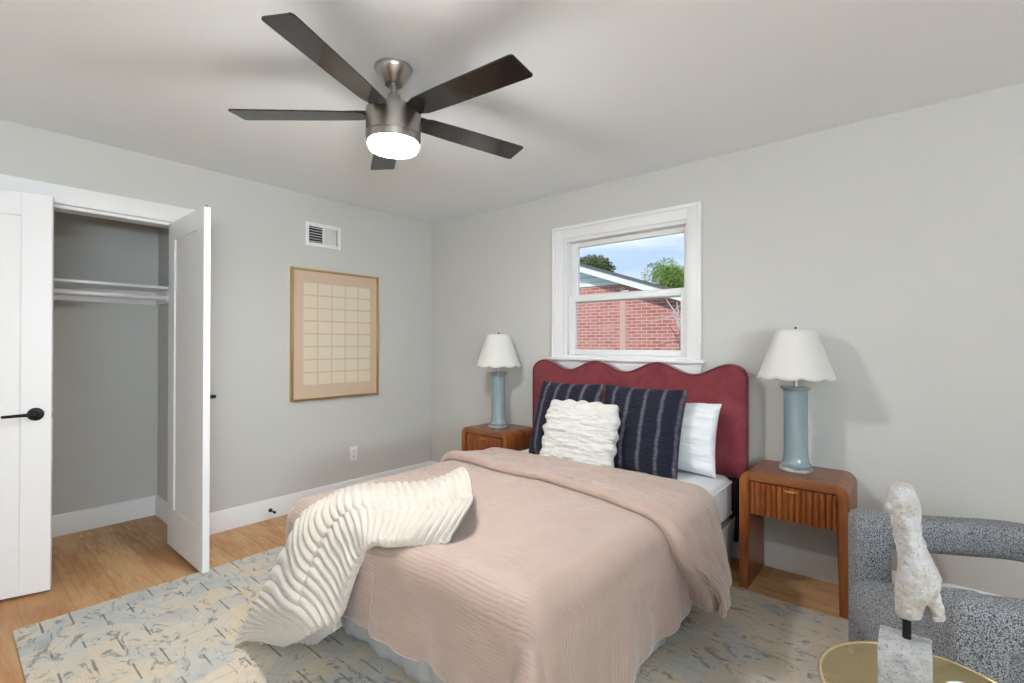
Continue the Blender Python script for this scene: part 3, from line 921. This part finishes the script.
# pleated skirt round three sides of the base
path = []
x0, x1, yh, yf = 1.435, 2.825, -0.14, -1.955
r = 0.06
path += [(x1, y) for y in np.linspace(yh, yf + r, 180)]
path += [(x1 - r + r * math.cos(t), yf + r + r * math.sin(t)) for t in np.linspace(0, -PI / 2, 18)[1:-1]]
path += [(x, yf) for x in np.linspace(x1 - r, x0 + r, 160)]
path += [(x0 + r + r * math.cos(t), yf + r + r * math.sin(t)) for t in np.linspace(-PI / 2, -PI, 18)[1:-1]]
path += [(x0, y) for y in np.linspace(yf + r, yh, 180)]
path = np.array(path)
tan = np.gradient(path, axis=0); tan /= np.linalg.norm(tan, axis=1, keepdims=True)
nor = np.stack([-tan[:, 1], tan[:, 0]], 1) * -1
s_arc = np.concatenate([[0], np.cumsum(np.linalg.norm(np.diff(path, axis=0), axis=1))])
Z = np.linspace(0.285, RZ + 0.004, 14)
P = np.zeros((len(Z), len(path), 3))
for i, z in enumerate(Z):
    k = i / (len(Z) - 1)
    wv = 0.010 * k * np.sin(s_arc * 2 * PI / 0.21 + 0.8 * np.sin(s_arc * 3.1)) + 0.004 * k * np.sin(s_arc * 2 * PI / 0.083)
    off = nor * (wv + 0.022 * k)[:, None]
    P[i, :, :2] = path + off; P[i, :, 2] = z
sk = grid('bed_skirt', P, M_skirt, None)
solidify(sk, 0.003)
tag(sk, 'pale grey pleated bed skirt below the blush comforter', 'bed skirt')

# mattress
mat = thing('mattress', (2.13, -1.05, 0.285), 'white sheeted mattress showing beside the right nightstand', 'mattress')
bm = bmesh.new(); box(bm, -0.69, 0.69, -0.86, 0.91, 0, 0.238, 0.055, 5)
obj('mattress_core', bm, M_sheet, mat, 60)
for zz in (0.035, 0.205):
    bm = bmesh.new()
    pts = []
    hx, hy, rr = 0.692, 0.885, 0.06
    for cx, cy, a0 in ((hx - rr, hy - rr, 0), (-hx + rr, hy - rr, PI / 2), (-hx + rr, -hy + rr, PI), (hx - rr, -hy + rr, 1.5 * PI)):
        for k in range(6): a = a0 + PI / 2 * k / 5; pts.append((cx + rr * math.cos(a), cy + rr * math.sin(a) + 0.025, zz))
    pts.append(pts[0])
    tube(bm, pts, 0.005, 8); obj('seam_piping', bm, M_sheet, mat)

# comforter: flat top, rounded edges, sides that hang and flare into folds at the corners
CX, CA, CR, CB, YH = 2.13, 0.645, 0.088, 1.32, -0.66
CTOP = 0.558
def comforter(a, b, lift=0.0):
    """a across from the centre line, b from the head end towards the foot, both along the cloth"""
    sa = np.sign(a); da = np.maximum(0, np.abs(a) - CA); db = np.maximum(0, b - CB)
    p = 4.0
    d = (da ** p + db ** p + 1e-12) ** (1 / p)
    th = np.arctan2(db, da)
    q = np.minimum(d, CR * PI / 2) / CR
    out = CR * np.sin(q); drop = CR * (1 - np.cos(q))
    rest = np.maximum(0, d - CR * PI / 2)
    corner = np.sin(2 * th) ** 2 * (da > 0) * (db > 0)
    flare = 0.02 + np.where(a > 0, 0.22, -0.02) * corner
    # upright folds that open towards the hem
    along = np.where(da > db, b, a * 1.0)
    fold = 0.012 * np.sin(along * 2 * PI / 0.43 + 0.7 * sa) + 0.008 * np.sin(along * 2 * PI / 0.19 + 2.0 * sa)
    fold = fold * (1 - corner) + corner * np.where(a > 0, 0.05 * np.sin(th * 7.0 + 0.6) + 0.012, 0.0)
    out = out + rest * flare + fold * np.clip(rest / 0.3, 0, 1.2)
    drop = drop + rest * np.sqrt(np.maximum(0.2, 1 - flare ** 2)) 
    x = CX + np.clip(a, -CA, CA) + sa * out * np.cos(th) * (d > 0)
    y = YH - np.minimum(b, CB) - out * np.sin(th)
    top = 0.010 * vnoise(a * 3.1 + 9, b * 2.3 + 4, 3) + 0.004 * vnoise(a * 9, b * 7 + 31, 2)
    top = top - 0.010 * np.clip((np.abs(a) - 0.3) / 0.4, 0, 1) ** 2
    z = CTOP + lift - drop + top * np.clip(1 - rest / 0.1, 0, 1)
    n = 0.006 * vnoise(a * 6 + 3, b * 6 + 70, 2) * np.clip(rest / 0.1, 0, 1)
    x = x + n * sa * np.cos(th); y = y - n * np.sin(th)
    return np.stack([x, y, np.maximum(z, RZ + 0.006)], -1)
HEM = 0.475
def ribs(a, b):
    """narrow pleats across the bed, broken and shifted in short runs like a crinkled weave"""
    run = vnoise(a * 9.0 + 60, b * 42.0 + 17, 1)
    ph = b / 0.0125 + 0.55 * vnoise(a * 2.5 + 8, b * 2.0 + 3, 2) + 0.22 * run
    f = ph - np.floor(ph)                 # each pleat leans down over the next
    return 0.0062 * (np.where(f < 0.68, f / 0.68, (1 - f) / 0.32) - 0.5) * (0.8 + 0.4 * run)
av = np.linspace(-CA - HEM, CA + HEM, 220); bv = np.linspace(0, CB + 0.375, 1100)
AA, BB = np.meshgrid(av, bv, indexing='ij')
Pc = comforter(AA, BB)
Pc = Pc - normals(Pc) * ribs(AA, BB)[..., None]
cf = grid('comforter', Pc, M_comforter, None, uv=np.stack([AA, BB], -1))
solidify(cf, 0.016)
tag(cf, 'blush pink ribbed comforter spread over the bed', 'comforter')
# the head end turned back over itself: a thick fold with a rounded front edge
fa = np.linspace(-CA - 0.34, CA + 0.43, 220)
tv = np.linspace(0, 1, 280)
FA, FT = np.meshgrid(fa, tv, indexing='ij')
sst = lambda v: np.clip(v, 0, 1) ** 2 * (3 - 2 * np.clip(v, 0, 1))
hangf = sst((FA - CA) / 0.42)
b_front = 0.45 + 0.02 * np.sin(FA * 2.2) + 0.11 * sst((FA - 0.15) / 0.6) - 0.20 * sst((FA - CA - 0.08) / 0.36)
b_rear = -0.02 + 0.035 * vnoise(FA * 2.0 + 3, FA * 0 + 5, 2) + 0.03 * hangf
prof_s = 1 - np.cos(PI * FT)          # 0..2
t9 = np.clip(FT / 0.86, 0, 1); tail = np.clip((FT - 0.86) / 0.14, 0, 1)
b_f = b_rear + (b_front - b_rear) * np.sin(t9 * PI / 2) - 0.045 * tail
thick = (0.022 + 0.030 * np.clip((FT - 0.2) / 0.5, 0, 1)) * np.minimum(1, FT / 0.06) ** 0.5
thick = thick * np.where(FT < 0.86, 1 - 0.45 * np.clip((FT - 0.62) / 0.24, 0, 1) ** 2, 0.55 * (1 - tail))
thick = thick * (1 + 0.22 * vnoise(FA * 3.5 + 20, FT * 2.5, 2)) * (1 + 1.0 * hangf) + 0.075 * hangf * np.sin(np.clip(FT / 0.9, 0, 1) * PI) ** 0.4
under = comforter(FA, np.maximum(b_f, -0.02))
nn = normals(comforter(FA, 0.02 + FT * 0.9))
nn *= np.sign(np.where(np.abs(nn[..., 2:3]) > 0.2, nn[..., 2:3], nn[..., 0:1] * np.sign(FA)[..., None]))
Pf = under + nn * (thick[..., None] + 0.004)
Pf[..., 1] = np.where(b_f < 0, YH - b_f, Pf[..., 1])
wr = 0.006 * vnoise(FA * 5 + 11, FT * 5 + 3, 3)
Pf = Pf + nn * (wr * np.sin(PI * FT))[..., None]
Pf = Pf - normals(Pf) * (0.75 * ribs(FA, FT * 0.56 + 3.0))[..., None]
fl = grid('turned_back_fold', Pf, M_comforter, cf, uv=np.stack([FA, b_f], -1))
solidify(fl, 0.010)

# cream throw over the foot corner, hanging to the rug
ctrl = np.array([
[(1.766, -1.339, 0.59), (2.121, -1.581, 0.63), (2.328, -1.781, 0.62), (2.382, -1.944, 0.585)],
[(1.762, -1.537, 0.59), (2.076, -1.76, 0.62), (2.248, -1.94, 0.615), (2.309, -2.013, 0.58)],
[(1.659, -1.671, 0.59), (1.97, -1.87, 0.625), (2.135, -2.005, 0.61), (2.239, -2.067, 0.575)],
[(1.501, -1.803, 0.575), (1.85, -1.982, 0.615), (2.035, -2.054, 0.6), (2.191, -2.104, 0.57)],
[(1.58, -2.0, 0.576), (1.793, -2.07, 0.563), (1.94, -2.09, 0.537), (2.089, -2.085, 0.511)],
[(1.526, -2.06, 0.508), (1.777, -2.13, 0.468), (1.931, -2.13, 0.433), (2.069, -2.11, 0.456)],
[(1.493, -2.12, 0.367), (1.784, -2.19, 0.352), (1.949, -2.18, 0.326), (2.043, -2.13, 0.349)],
[(1.483, -2.2, 0.21), (1.78, -2.25, 0.251), (1.938, -2.22, 0.236), (2.009, -2.15, 0.243)],
[(1.456, -2.301, 0.035), (1.519, -2.23, 0.035), (1.661, -2.162, 0.035), (1.736, -2.081, 0.035)]])
def catmull(C, n):
    k = len(C); t = np.linspace(0, k - 1, n); i = np.minimum(t.astype(int), k - 2); f = (t - i)
    f = f.reshape((-1,) + (1,) * (C.ndim - 1))
    p0, p1, p2, p3 = C[np.maximum(i - 1, 0)], C[i], C[i + 1], C[np.minimum(i + 2, k - 1)]
    return 0.5 * ((2 * p1) + (-p0 + p2) * f + (2 * p0 - 5 * p1 + 4 * p2 - p3) * f ** 2 + (-p0 + 3 * p1 - 3 * p2 + p3) * f ** 3)
T = catmull(ctrl, 620)
T = catmull(T.transpose(1, 0, 2), 130).transpose(1, 0, 2)
seg = np.linalg.norm(np.diff(T, axis=0), axis=-1)
Sc = np.concatenate([np.zeros((1, 130)), np.cumsum(seg, 0)], 0)
S = 0.45 * Sc + 0.55 * Sc.mean(1, keepdims=True); Tt = np.linspace(0, 1, 130)[None] + np.zeros((620, 1))
hang = np.clip((S - 0.70) / 0.35, 0, 1); hang = hang * hang * (3 - 2 * hang)
phase = S - hang * 0.42 * (Tt - 0.60) ** 2 + 0.012 * np.tanh((Tt - 0.43) / 0.03) * (1 - hang) + 0.008 * vnoise(S * 5, Tt * 3, 2)
rib = np.abs(np.sin(PI * phase / 0.034)) ** 0.8
nT = normals(T); nT *= np.where(nT[..., 2:3] + -nT[..., 1:2] > 0, 1, -1)
edge = np.clip(np.minimum(Tt, 1 - Tt) / 0.07, 0, 1); edge = edge * (2 - edge)
ends = np.clip(np.minimum(S, S.max(0, keepdims=True) - S) / 0.05, 0, 1)
lump = np.clip(1 - S / 0.24, 0, 1) ** 1.2 * np.abs(np.sin(Tt * PI * 2.0 + 0.2)) * 0.045
wavy = np.exp(-((Tt - 0.43 - 0.04 * np.sin(S * 7)) / 0.035) ** 2)
ridge = (np.exp(-((Tt - 0.28 - 0.04 * np.sin(S * 7)) / 0.11) ** 2) * 0.016 - wavy * 0.012) * (1 - hang)
T2 = T + nT * (0.012 * rib * (0.25 + 0.75 * edge) + 0.014 * vnoise(S * 5 + 2, Tt * 4, 2) * edge + lump + ridge - 0.016 * (1 - edge) * (1 - hang))[..., None]
T2[..., 2] = np.maximum(T2[..., 2], RZ + 0.022)
th = grid('throw_blanket', T2, M_throw, None)
solidify(th, 0.012, -1)
tag(th, 'cream ribbed plush throw draped over the foot corner of the bed', 'throw blanket')

# pillows
def pillow(name, w, h, t, mat, fn=None, n=110, pinch=0.07, power=0.42, uvs=True):
    u = np.linspace(-1, 1, n); U, V = np.meshgrid(u, u, indexing='ij')
    prof = np.maximum(0, (1 - np.abs(U) ** 2.4)) ** power * np.maximum(0, (1 - np.abs(V) ** 2.4)) ** power
    X = w / 2 * U * (1 - pinch * (1 - V ** 2) * np.abs(U) ** 3 * 0.9)
    Zc = h / 2 * V * (1 - pinch * (1 - U ** 2) * np.abs(V) ** 3 * 0.9)
    f = np.stack([X, -t / 2 * prof, Zc], -1); k = np.stack([X, t / 2 * prof, Zc], -1)
    if fn:
        f = f + normals(f) * (fn(U, V) * prof[..., None].squeeze(-1) ** 0.35)[..., None] * np.sign(-normals(f)[..., 1:2] + 1e-9)
    P = np.concatenate([f, k[::-1]], 0)
    uv = np.stack([U, V], -1) * 0.5 + 0.5
    uv = np.concatenate([uv, uv[::-1]], 0)
    o = grid(name, P, mat, None, uv=uv)
    return o
def put(o, loc, tilt, rz, roll=0.0):
    o.matrix_world = Matrix.Translation(loc) @ Matrix.Rotation(rz, 4, 'Z') @ Matrix.Rotation(tilt, 4, 'X') @ Matrix.Rotation(roll, 4, 'Y')
R_ = math.radians
fur = lambda U, V: 0.010 * (np.abs(np.sin(PI * (U * 0.5 + 0.5) * 5)) ** 0.5) + 0.004 * vnoise(U * 9, V * 55, 2)
p = pillow('sleeping_pillow', 0.66, 0.415, 0.15, M_pillowcase, lambda U, V: 0.020 * vnoise(U * 2 + 7 + V, V * 5, 3))
put(p, (2.445, -0.245, 0.733), R_(-12), R_(-2)); tag(p, 'plain white bed pillow behind the navy fur pillow, nearest the right nightstand', 'pillow')
p = pillow('fur_pillow', 0.52, 0.52, 0.165, M_navyfur, fur)
put(p, (2.358, -0.395, 0.768), R_(-19), R_(3), R_(1)); tag(p, 'navy striped faux fur pillow standing in the middle of the bed head', 'pillow')
p = pillow('fur_pillow', 0.52, 0.52, 0.165, M_navyfur, fur)
put(p, (1.85, -0.425, 0.772), R_(-18), R_(-5), R_(-0.5)); tag(p, 'navy striped faux fur pillow behind the white fur pillow, at the left of the bed', 'pillow')
ruch = lambda U, V: 0.012 * vnoise(U * 3 + 3, V * 12, 2) + 0.006 * vnoise(U * 8, V * 22, 2)
p = pillow('fur_pillow', 0.50, 0.42, 0.145, M_whitefur, ruch, pinch=0.0, power=0.36)
v = np.empty(len(p.data.vertices) * 3); p.data.vertices.foreach_get('co', v); v = v.reshape(-1, 3)
ang_ = np.arctan2(v[:, 2] / 0.21, v[:, 0] / 0.25); rad_ = np.maximum(np.abs(v[:, 0]) / 0.25, np.abs(v[:, 2]) / 0.21)
cr_ = (np.abs(v[:, 0]) / 0.25) ** 5 * (np.abs(v[:, 2]) / 0.21) ** 5
sc = 1 - 0.09 * cr_ + 0.030 * np.sin(ang_ * 17) * np.clip((rad_ - 0.6) / 0.4, 0, 1)
v[:, 0] *= sc; v[:, 2] *= sc
p.data.vertices.foreach_set('co', v.ravel()); p.data.update()
put(p, (2.06, -0.592, 0.722), R_(-17), R_(1)); tag(p, 'smaller white ruched fur pillow in front of the navy ones', 'pillow')

# ------------------------------------------------------------------ armchair
chair = thing('armchair', (3.718, -1.389, RZ), 'grey boucle armchair with open looped arms in the right corner', 'armchair', rz=math.radians(22.4))
AZ, TH = 0.520, 0.125           # centre height and height of the arm tube
CWD, DEP = 0.825, 0.74
pts, sides = [], []
hw = 0.0675
ya, yb = hw, CWD - hw
# arm and back as one U seen from above: forward end of the near arm, round the back, forward end of the far arm
cc = ((DEP - 0.28), (ya + yb) / 2); ry = (yb - ya) / 2
lift = lambda x: 0.035 * max(0.0, x - 0.2)
pth = [(0.03, ya, AZ)] + [(x, ya, AZ + lift(x)) for x in np.linspace(0.06, DEP - 0.30, 8)]
for t in np.linspace(-PI / 2, PI / 2, 25):
    x = cc[0] + 0.22 * math.cos(t); pth.append((x, cc[1] + ry * math.sin(t), AZ + lift(x)))
pth += [(x, yb, AZ + lift(x)) for x in np.linspace(DEP - 0.30, 0.06, 8)] + [(0.03, yb, AZ)]
sides = []
for i in range(len(pth)):
    t = Vector(pth[min(i + 1, len(pth) - 1)]) - Vector(pth[max(i - 1, 0)])
    sides.append(t.cross(Vector((0, 0, 1))))
bm = bmesh.new()
sweep(bm, pth, sides, rsection(hw, TH / 2, 0.040, 5))
obj('arm_loop', bm, M_boucle, chair, 60)
for y in (ya, yb):
    bm = bmesh.new(); box(bm, 0.0, 0.122, y - hw - 0.003, y + hw + 0.003, 0, AZ + TH / 2 + 0.004, 0.036, 5); obj('front_leg', bm, M_boucle, chair, 60)
bm = bmesh.new(); box(bm, DEP - 0.13, DEP - 0.01, CWD / 2 - 0.10, CWD / 2 + 0.10, 0, AZ + 0.01, 0.035, 4); obj('rear_leg', bm, M_boucle, chair, 60)
bm = bmesh.new(); box(bm, -0.05, DEP - 0.10, 2 * hw + 0.004, CWD - 2 * hw - 0.004, 0.17, 0.365, 0.075, 6); obj('seat', bm, M_boucle, chair, 60)

# ------------------------------------------------------------------ side table with sculpture
tb = thing('side_table', (3.663, -1.698, RZ), 'round brass topped side table in front of the armchair', 'side table')
bm = bmesh.new(); lathe(bm, [(0.02, 0), (0.185, 0), (0.188, 0.01), (0.172, 0.16), (0.168, 0.25), (0.176, 0.36), (0.192, 0.474), (0.02, 0.474)], n=56); obj('drum_base', bm, M_tableside, tb)
bm = bmesh.new(); lathe(bm, [(0.01, 0.474), (0.199, 0.474), (0.199, 0.489), (0.01, 0.489)], n=64); obj('tabletop', bm, M_tabletop, tb)
bm = bmesh.new()
ring = [(0.2035 * math.cos(t), 0.2035 * math.sin(t), 0.486) for t in np.linspace(0, 2 * PI, 73)]
tube(bm, ring, 0.0052, 10); obj('rim', bm, M_tablerim, tb)
TZ = RZ + 0.489

sc_ = thing('torso_sculpture', (3.62, -1.672, TZ), 'small white stone torso sculpture on a square marble block', 'sculpture')
obj('plinth', B(-0.048, 0.047, -0.048, 0.042, 0.0, 0.600 - TZ, 0.003), M_block, sc_)
bm = bmesh.new(); tube(bm, [(0.003, 0.012, 0.600 - TZ - 0.002), (0.003, 0.012, 0.645 - TZ)], 0.0085, 16); obj('stem', bm, M_black, sc_)
# torso: loft sections along its height; e runs to the camera's right, g away from it
e_ax = Vector((1.0, 0.02, 0)); g_ax = Vector((-0.02, 1.0, 0))
def ctr(px): return (px - 905) / 555.0
def loft(bm, secs, n=28):
    rings = []
    for z, l, r, dep, gc in secs:
        c = (ctr(l) + ctr(r)) / 2; w = (ctr(r) - ctr(l)) / 2
        rings.append([bm.verts.new(Vector((0.003, 0.012, z - TZ)) + e_ax * (c + w * math.cos(2 * PI * k / n)) + g_ax * (gc + 0.8 * dep * math.sin(2 * PI * k / n))) for k in range(n)])
    for a, b in zip(rings, rings[1:]):
        for k in range(n): bm.faces.new((a[k], a[(k + 1) % n], b[(k + 1) % n], b[k]))
    bm.faces.new(rings[0][::-1]); bm.faces.new(rings[-1])
zy = lambda y: 0.600 + (636.0 - y) / 432.0
bm = bmesh.new()
loft(bm, [(zy(y), l, r, d, g) for y, l, r, d, g in (
    (597, 892, 926, 0.040, 0.0), (588, 892.5, 934, 0.050, 0.0), (579, 893, 938.5, 0.054, 0.0), (571, 895, 939, 0.055, 0), (561, 896, 934.5, 0.053, 0), (551, 895, 929, 0.049, 0),
    (541, 893, 925, 0.046, 0), (531, 891, 920.5, 0.048, 0), (521, 888.5, 919.5, 0.053, 0), (512, 887, 920, 0.057, 0), (503, 886.5, 919.5, 0.056, 0), (496, 886.5, 917.5, 0.050, 0),
    (490, 888, 914, 0.038, 0), (485, 891, 910, 0.027, 0), (481.5, 894, 906, 0.014, 0))])
loft(bm, [(zy(y), l, r, d, g) for y, l, r, d, g in (
    (614, 897, 914, 0.016, -0.012), (612, 894.5, 918, 0.022, -0.012), (607, 893.5, 920.5, 0.027, -0.012), (598, 893, 923, 0.030, -0.012), (588, 894, 927, 0.034, -0.01), (578, 900, 928, 0.03, -0.006))])
loft(bm, [(zy(y), l, r, d, g) for y, l, r, d, g in (
    (614, 930, 939, 0.012, 0.014), (611, 927, 942, 0.020, 0.014), (605, 924.5, 942.5, 0.026, 0.014), (597, 921, 940.5, 0.030, 0.014), (588, 914, 938, 0.034, 0.012), (576, 906, 935, 0.032, 0.01))])
for px, y, rr, g in ((891.5, 508, 0.0165, -0.014), (893, 509, 0.016, 0.016), (926, 573, 0.0215, -0.012), (927, 572, 0.0215, 0.02), (898, 491, 0.014, 0.016)):
    c = Vector((0.003, 0.012, zy(y) - TZ)) + e_ax * ctr(px) + g_ax * g
    bmesh.ops.create_uvsphere(bm, u_segments=20, v_segments=14, radius=rr, matrix=Matrix.Translation(c))
to = obj('torso', bm, M_torso, sc_)
rm = to.modifiers.new('merge', 'REMESH'); rm.mode = 'VOXEL'; rm.voxel_size = 0.0026; rm.use_smooth_shade = True
sm = to.modifiers.new('soften', 'SMOOTH'); sm.factor = 0.5; sm.iterations = 3
tx = bpy.data.textures.new('stone_pits', 'CLOUDS'); tx.noise_scale = 0.014; tx.noise_depth = 2
dp = to.modifiers.new('chisel', 'DISPLACE'); dp.texture = tx; dp.strength = 0.0075; dp.mid_level = 0.55

bw = thing('small_bowl', (3.728, -1.695, TZ), 'small white bowl beside the marble block on the side table', 'bowl')
bm = bmesh.new(); lathe(bm, [(0.004, 0.0), (0.022, 0.0), (0.024, 0.004), (0.036, 0.022), (0.041, 0.036), (0.0415, 0.038), (0.039, 0.037), (0.032, 0.020), (0.018, 0.008), (0.002, 0.007)], n=36)
obj('bowl_body', bm, plain('white_porcelain', (0.82, 0.82, 0.83), 0.25), bw)

# ------------------------------------------------------------------ outside the window
struct('ground_outside', B(-14, 16, 0.13, 40, -0.75, -0.7), M_lawn)
HY = 5.0
k5 = (HY + 3.106) / (4.0 + 3.106)
def ex(x, z): return (3.652 + (x - 3.652) * k5, 1.275 + (z - 1.275) * k5)
house = thing('neighbor_house', (-1.5, HY, -0.7), 'red brick house with white gable, seen through the window', 'house')
def L(x, z): a = ex(x, z); return (a[0] + 1.5, a[1] + 0.7)
slope = (2.128 - 2.668) / (0.704 + 0.872)
rk = lambda x: 2.668 + slope * (x + 0.872)
def hprism(poly, y0, y1, name, m, par=house):
    bm = bmesh.new(); prism(bm, poly, 'y', y0, y1); return obj(name, bm, m, par)
bot = L(0, 0)[1] * 0
xl, xr = -5.0, 1.15
trimz = lambda x: 2.262
# brick wall up to the gable trim, siding above it
apx = -2.6
xb = 0.262
hprism([(L(xl, 0)[0], 0), (L(xr, 0)[0], 0), (L(xr, 1.96)[0], L(xr, 1.985)[1]), L(xb + 0.02, rk(xb + 0.02) - 0.125), L(-0.05, 2.245), L(xl, 2.245)], 0.0, 0.2, 'brick_wall', M_brick)
hprism([L(xl, 2.30), L(-0.19, 2.30), L(apx, rk(apx) - 0.1), L(xl, rk(apx) - 0.1 - (apx - xl) * 0.34)], 0.02, 0.2, 'gable_siding', M_siding)
hprism([L(xl, 2.245), L(-0.04, 2.245), L(-0.20, 2.305), L(xl, 2.305)], -0.03, 0.2, 'gable_trim', M_fascia)
hprism([L(apx, rk(apx) - 0.02), L(1.12, rk(1.12) - 0.02), L(1.12, rk(1.12) - 0.125), L(apx, rk(apx) - 0.125)], -0.35, 0.2, 'rake_fascia', M_fascia)
bm = bmesh.new(); prism(bm, [L(apx, rk(apx) + 0.022), L(1.16, rk(1.16) + 0.022), L(1.16, rk(1.16) - 0.022), L(apx, rk(apx) - 0.022)], 'y', -0.38, 6.0)
for v in bm.verts: v.co.x -= 0.058 * (v.co.y + 0.38)
obj('roof', bm, M_shingle, house)
hprism([L(-0.075, 0.8), L(0.03, 0.8), L(0.03, 2.2), L(-0.075, 2.2)], -0.012, 0.0, 'pale_mortar_strip', plain('pale_mortar', (0.60, 0.40, 0.34), 0.9, grain=0.15))

def leaf_tree(name, c, rad, base, mat, label, n, seed):
    rng = np.random.default_rng(seed)
    root = thing(name, (c[0], c[1], base), label, 'tree')
    bm = bmesh.new(); hz = c[2] - base
    tube(bm, [(0, 0, 0), (0.06, 0, hz * 0.5), (0, 0.03, hz)], [0.14, 0.11, 0.05], 10); obj('trunk', bm, M_bark, root)
    blobs = [(rng.normal(0, 0.34, 3), 0.5 + 0.3 * rng.random()) for _ in range(16)]
    pos = []
    for k in range(n):
        o, s = blobs[k % 16]; d = rng.normal(0, 1, 3); d /= np.linalg.norm(d)
        pos.append((o + d * s * (0.75 + 0.3 * rng.random())) * np.array(rad))
    pos = np.array(pos) + np.array([0, 0, hz])
    sz = 0.047 * (0.6 + 0.9 * rng.random(n)) * max(rad) 
    a = rng.normal(0, 1, (n, 3)); a /= np.linalg.norm(a, axis=1, keepdims=True)
    b = np.cross(a, rng.normal(0, 1, (n, 3))); b /= np.linalg.norm(b, axis=1, keepdims=True)
    V = np.stack([pos + a * sz[:, None], pos + b * sz[:, None] * 0.5, pos - a * sz[:, None], pos - b * sz[:, None] * 0.5], 1).reshape(-1, 3)
    me = bpy.data.meshes.new('crown'); me.from_pydata(V.tolist(), [], np.arange(4 * n).reshape(-1, 4).tolist())
    link('crown', me, mat, root)
    return root
def at(x4, z4, y):          # a point seen at (x4, 4, z4), carried out to distance y
    k = (y + 3.106) / 7.106
    return (3.652 + (x4 - 3.652) * k, y, 1.275 + (z4 - 1.275) * k)
leaf_tree('leafy_tree', at(-0.62, 2.54, 15), (1.05, 1.0, 0.42), -0.7, M_leaf_dark, 'dark green tree rising behind the white gable', 9000, 1)
leaf_tree('leafy_tree', at(0.76, 2.24, 14), (0.66, 0.7, 0.62), -0.7, M_leaf_light, 'light green round tree right of the gable roof', 10000, 2)

sb = thing('bare_shrub', (at(0.93, 1.2, 4.2)[0], 4.2, -0.7), 'pale bare branches in front of the brick wall, at the right of the window', 'shrub')
rng = np.random.default_rng(11)
def q(x4, z4, dy=0.0):
    a = at(x4, z4, 4.2 + dy); return (a[0] - sb.location.x, a[1] - 4.2, a[2] + 0.7)
bm = bmesh.new()
tube(bm, [(0, 0, 0), q(0.95, 1.3), q(0.93, 1.6)], [0.03, 0.022, 0.014], 7)
for pp in ([q(0.93, 1.6), q(0.86, 1.72), q(0.76, 1.86), q(0.68, 1.98)], [q(0.93, 1.62), q(0.80, 1.70), q(0.60, 1.655), q(0.45, 1.61)], [q(0.92, 1.55), q(0.84, 1.68), q(0.80, 1.80)],
           [q(0.90, 1.78), q(0.84, 1.70), q(0.88, 1.58), q(0.93, 1.52)], [q(0.86, 1.9), q(0.88, 1.75), q(0.83, 1.62)], [q(0.93, 1.86), q(0.84, 1.80), q(0.78, 1.72)], [q(0.9, 1.5), q(0.86, 1.6), q(0.90, 1.68)]):
    tube(bm, pp, [0.008] * (len(pp) - 1) + [0.004], 6)
obj('branches', bm, M_palebark, sb)
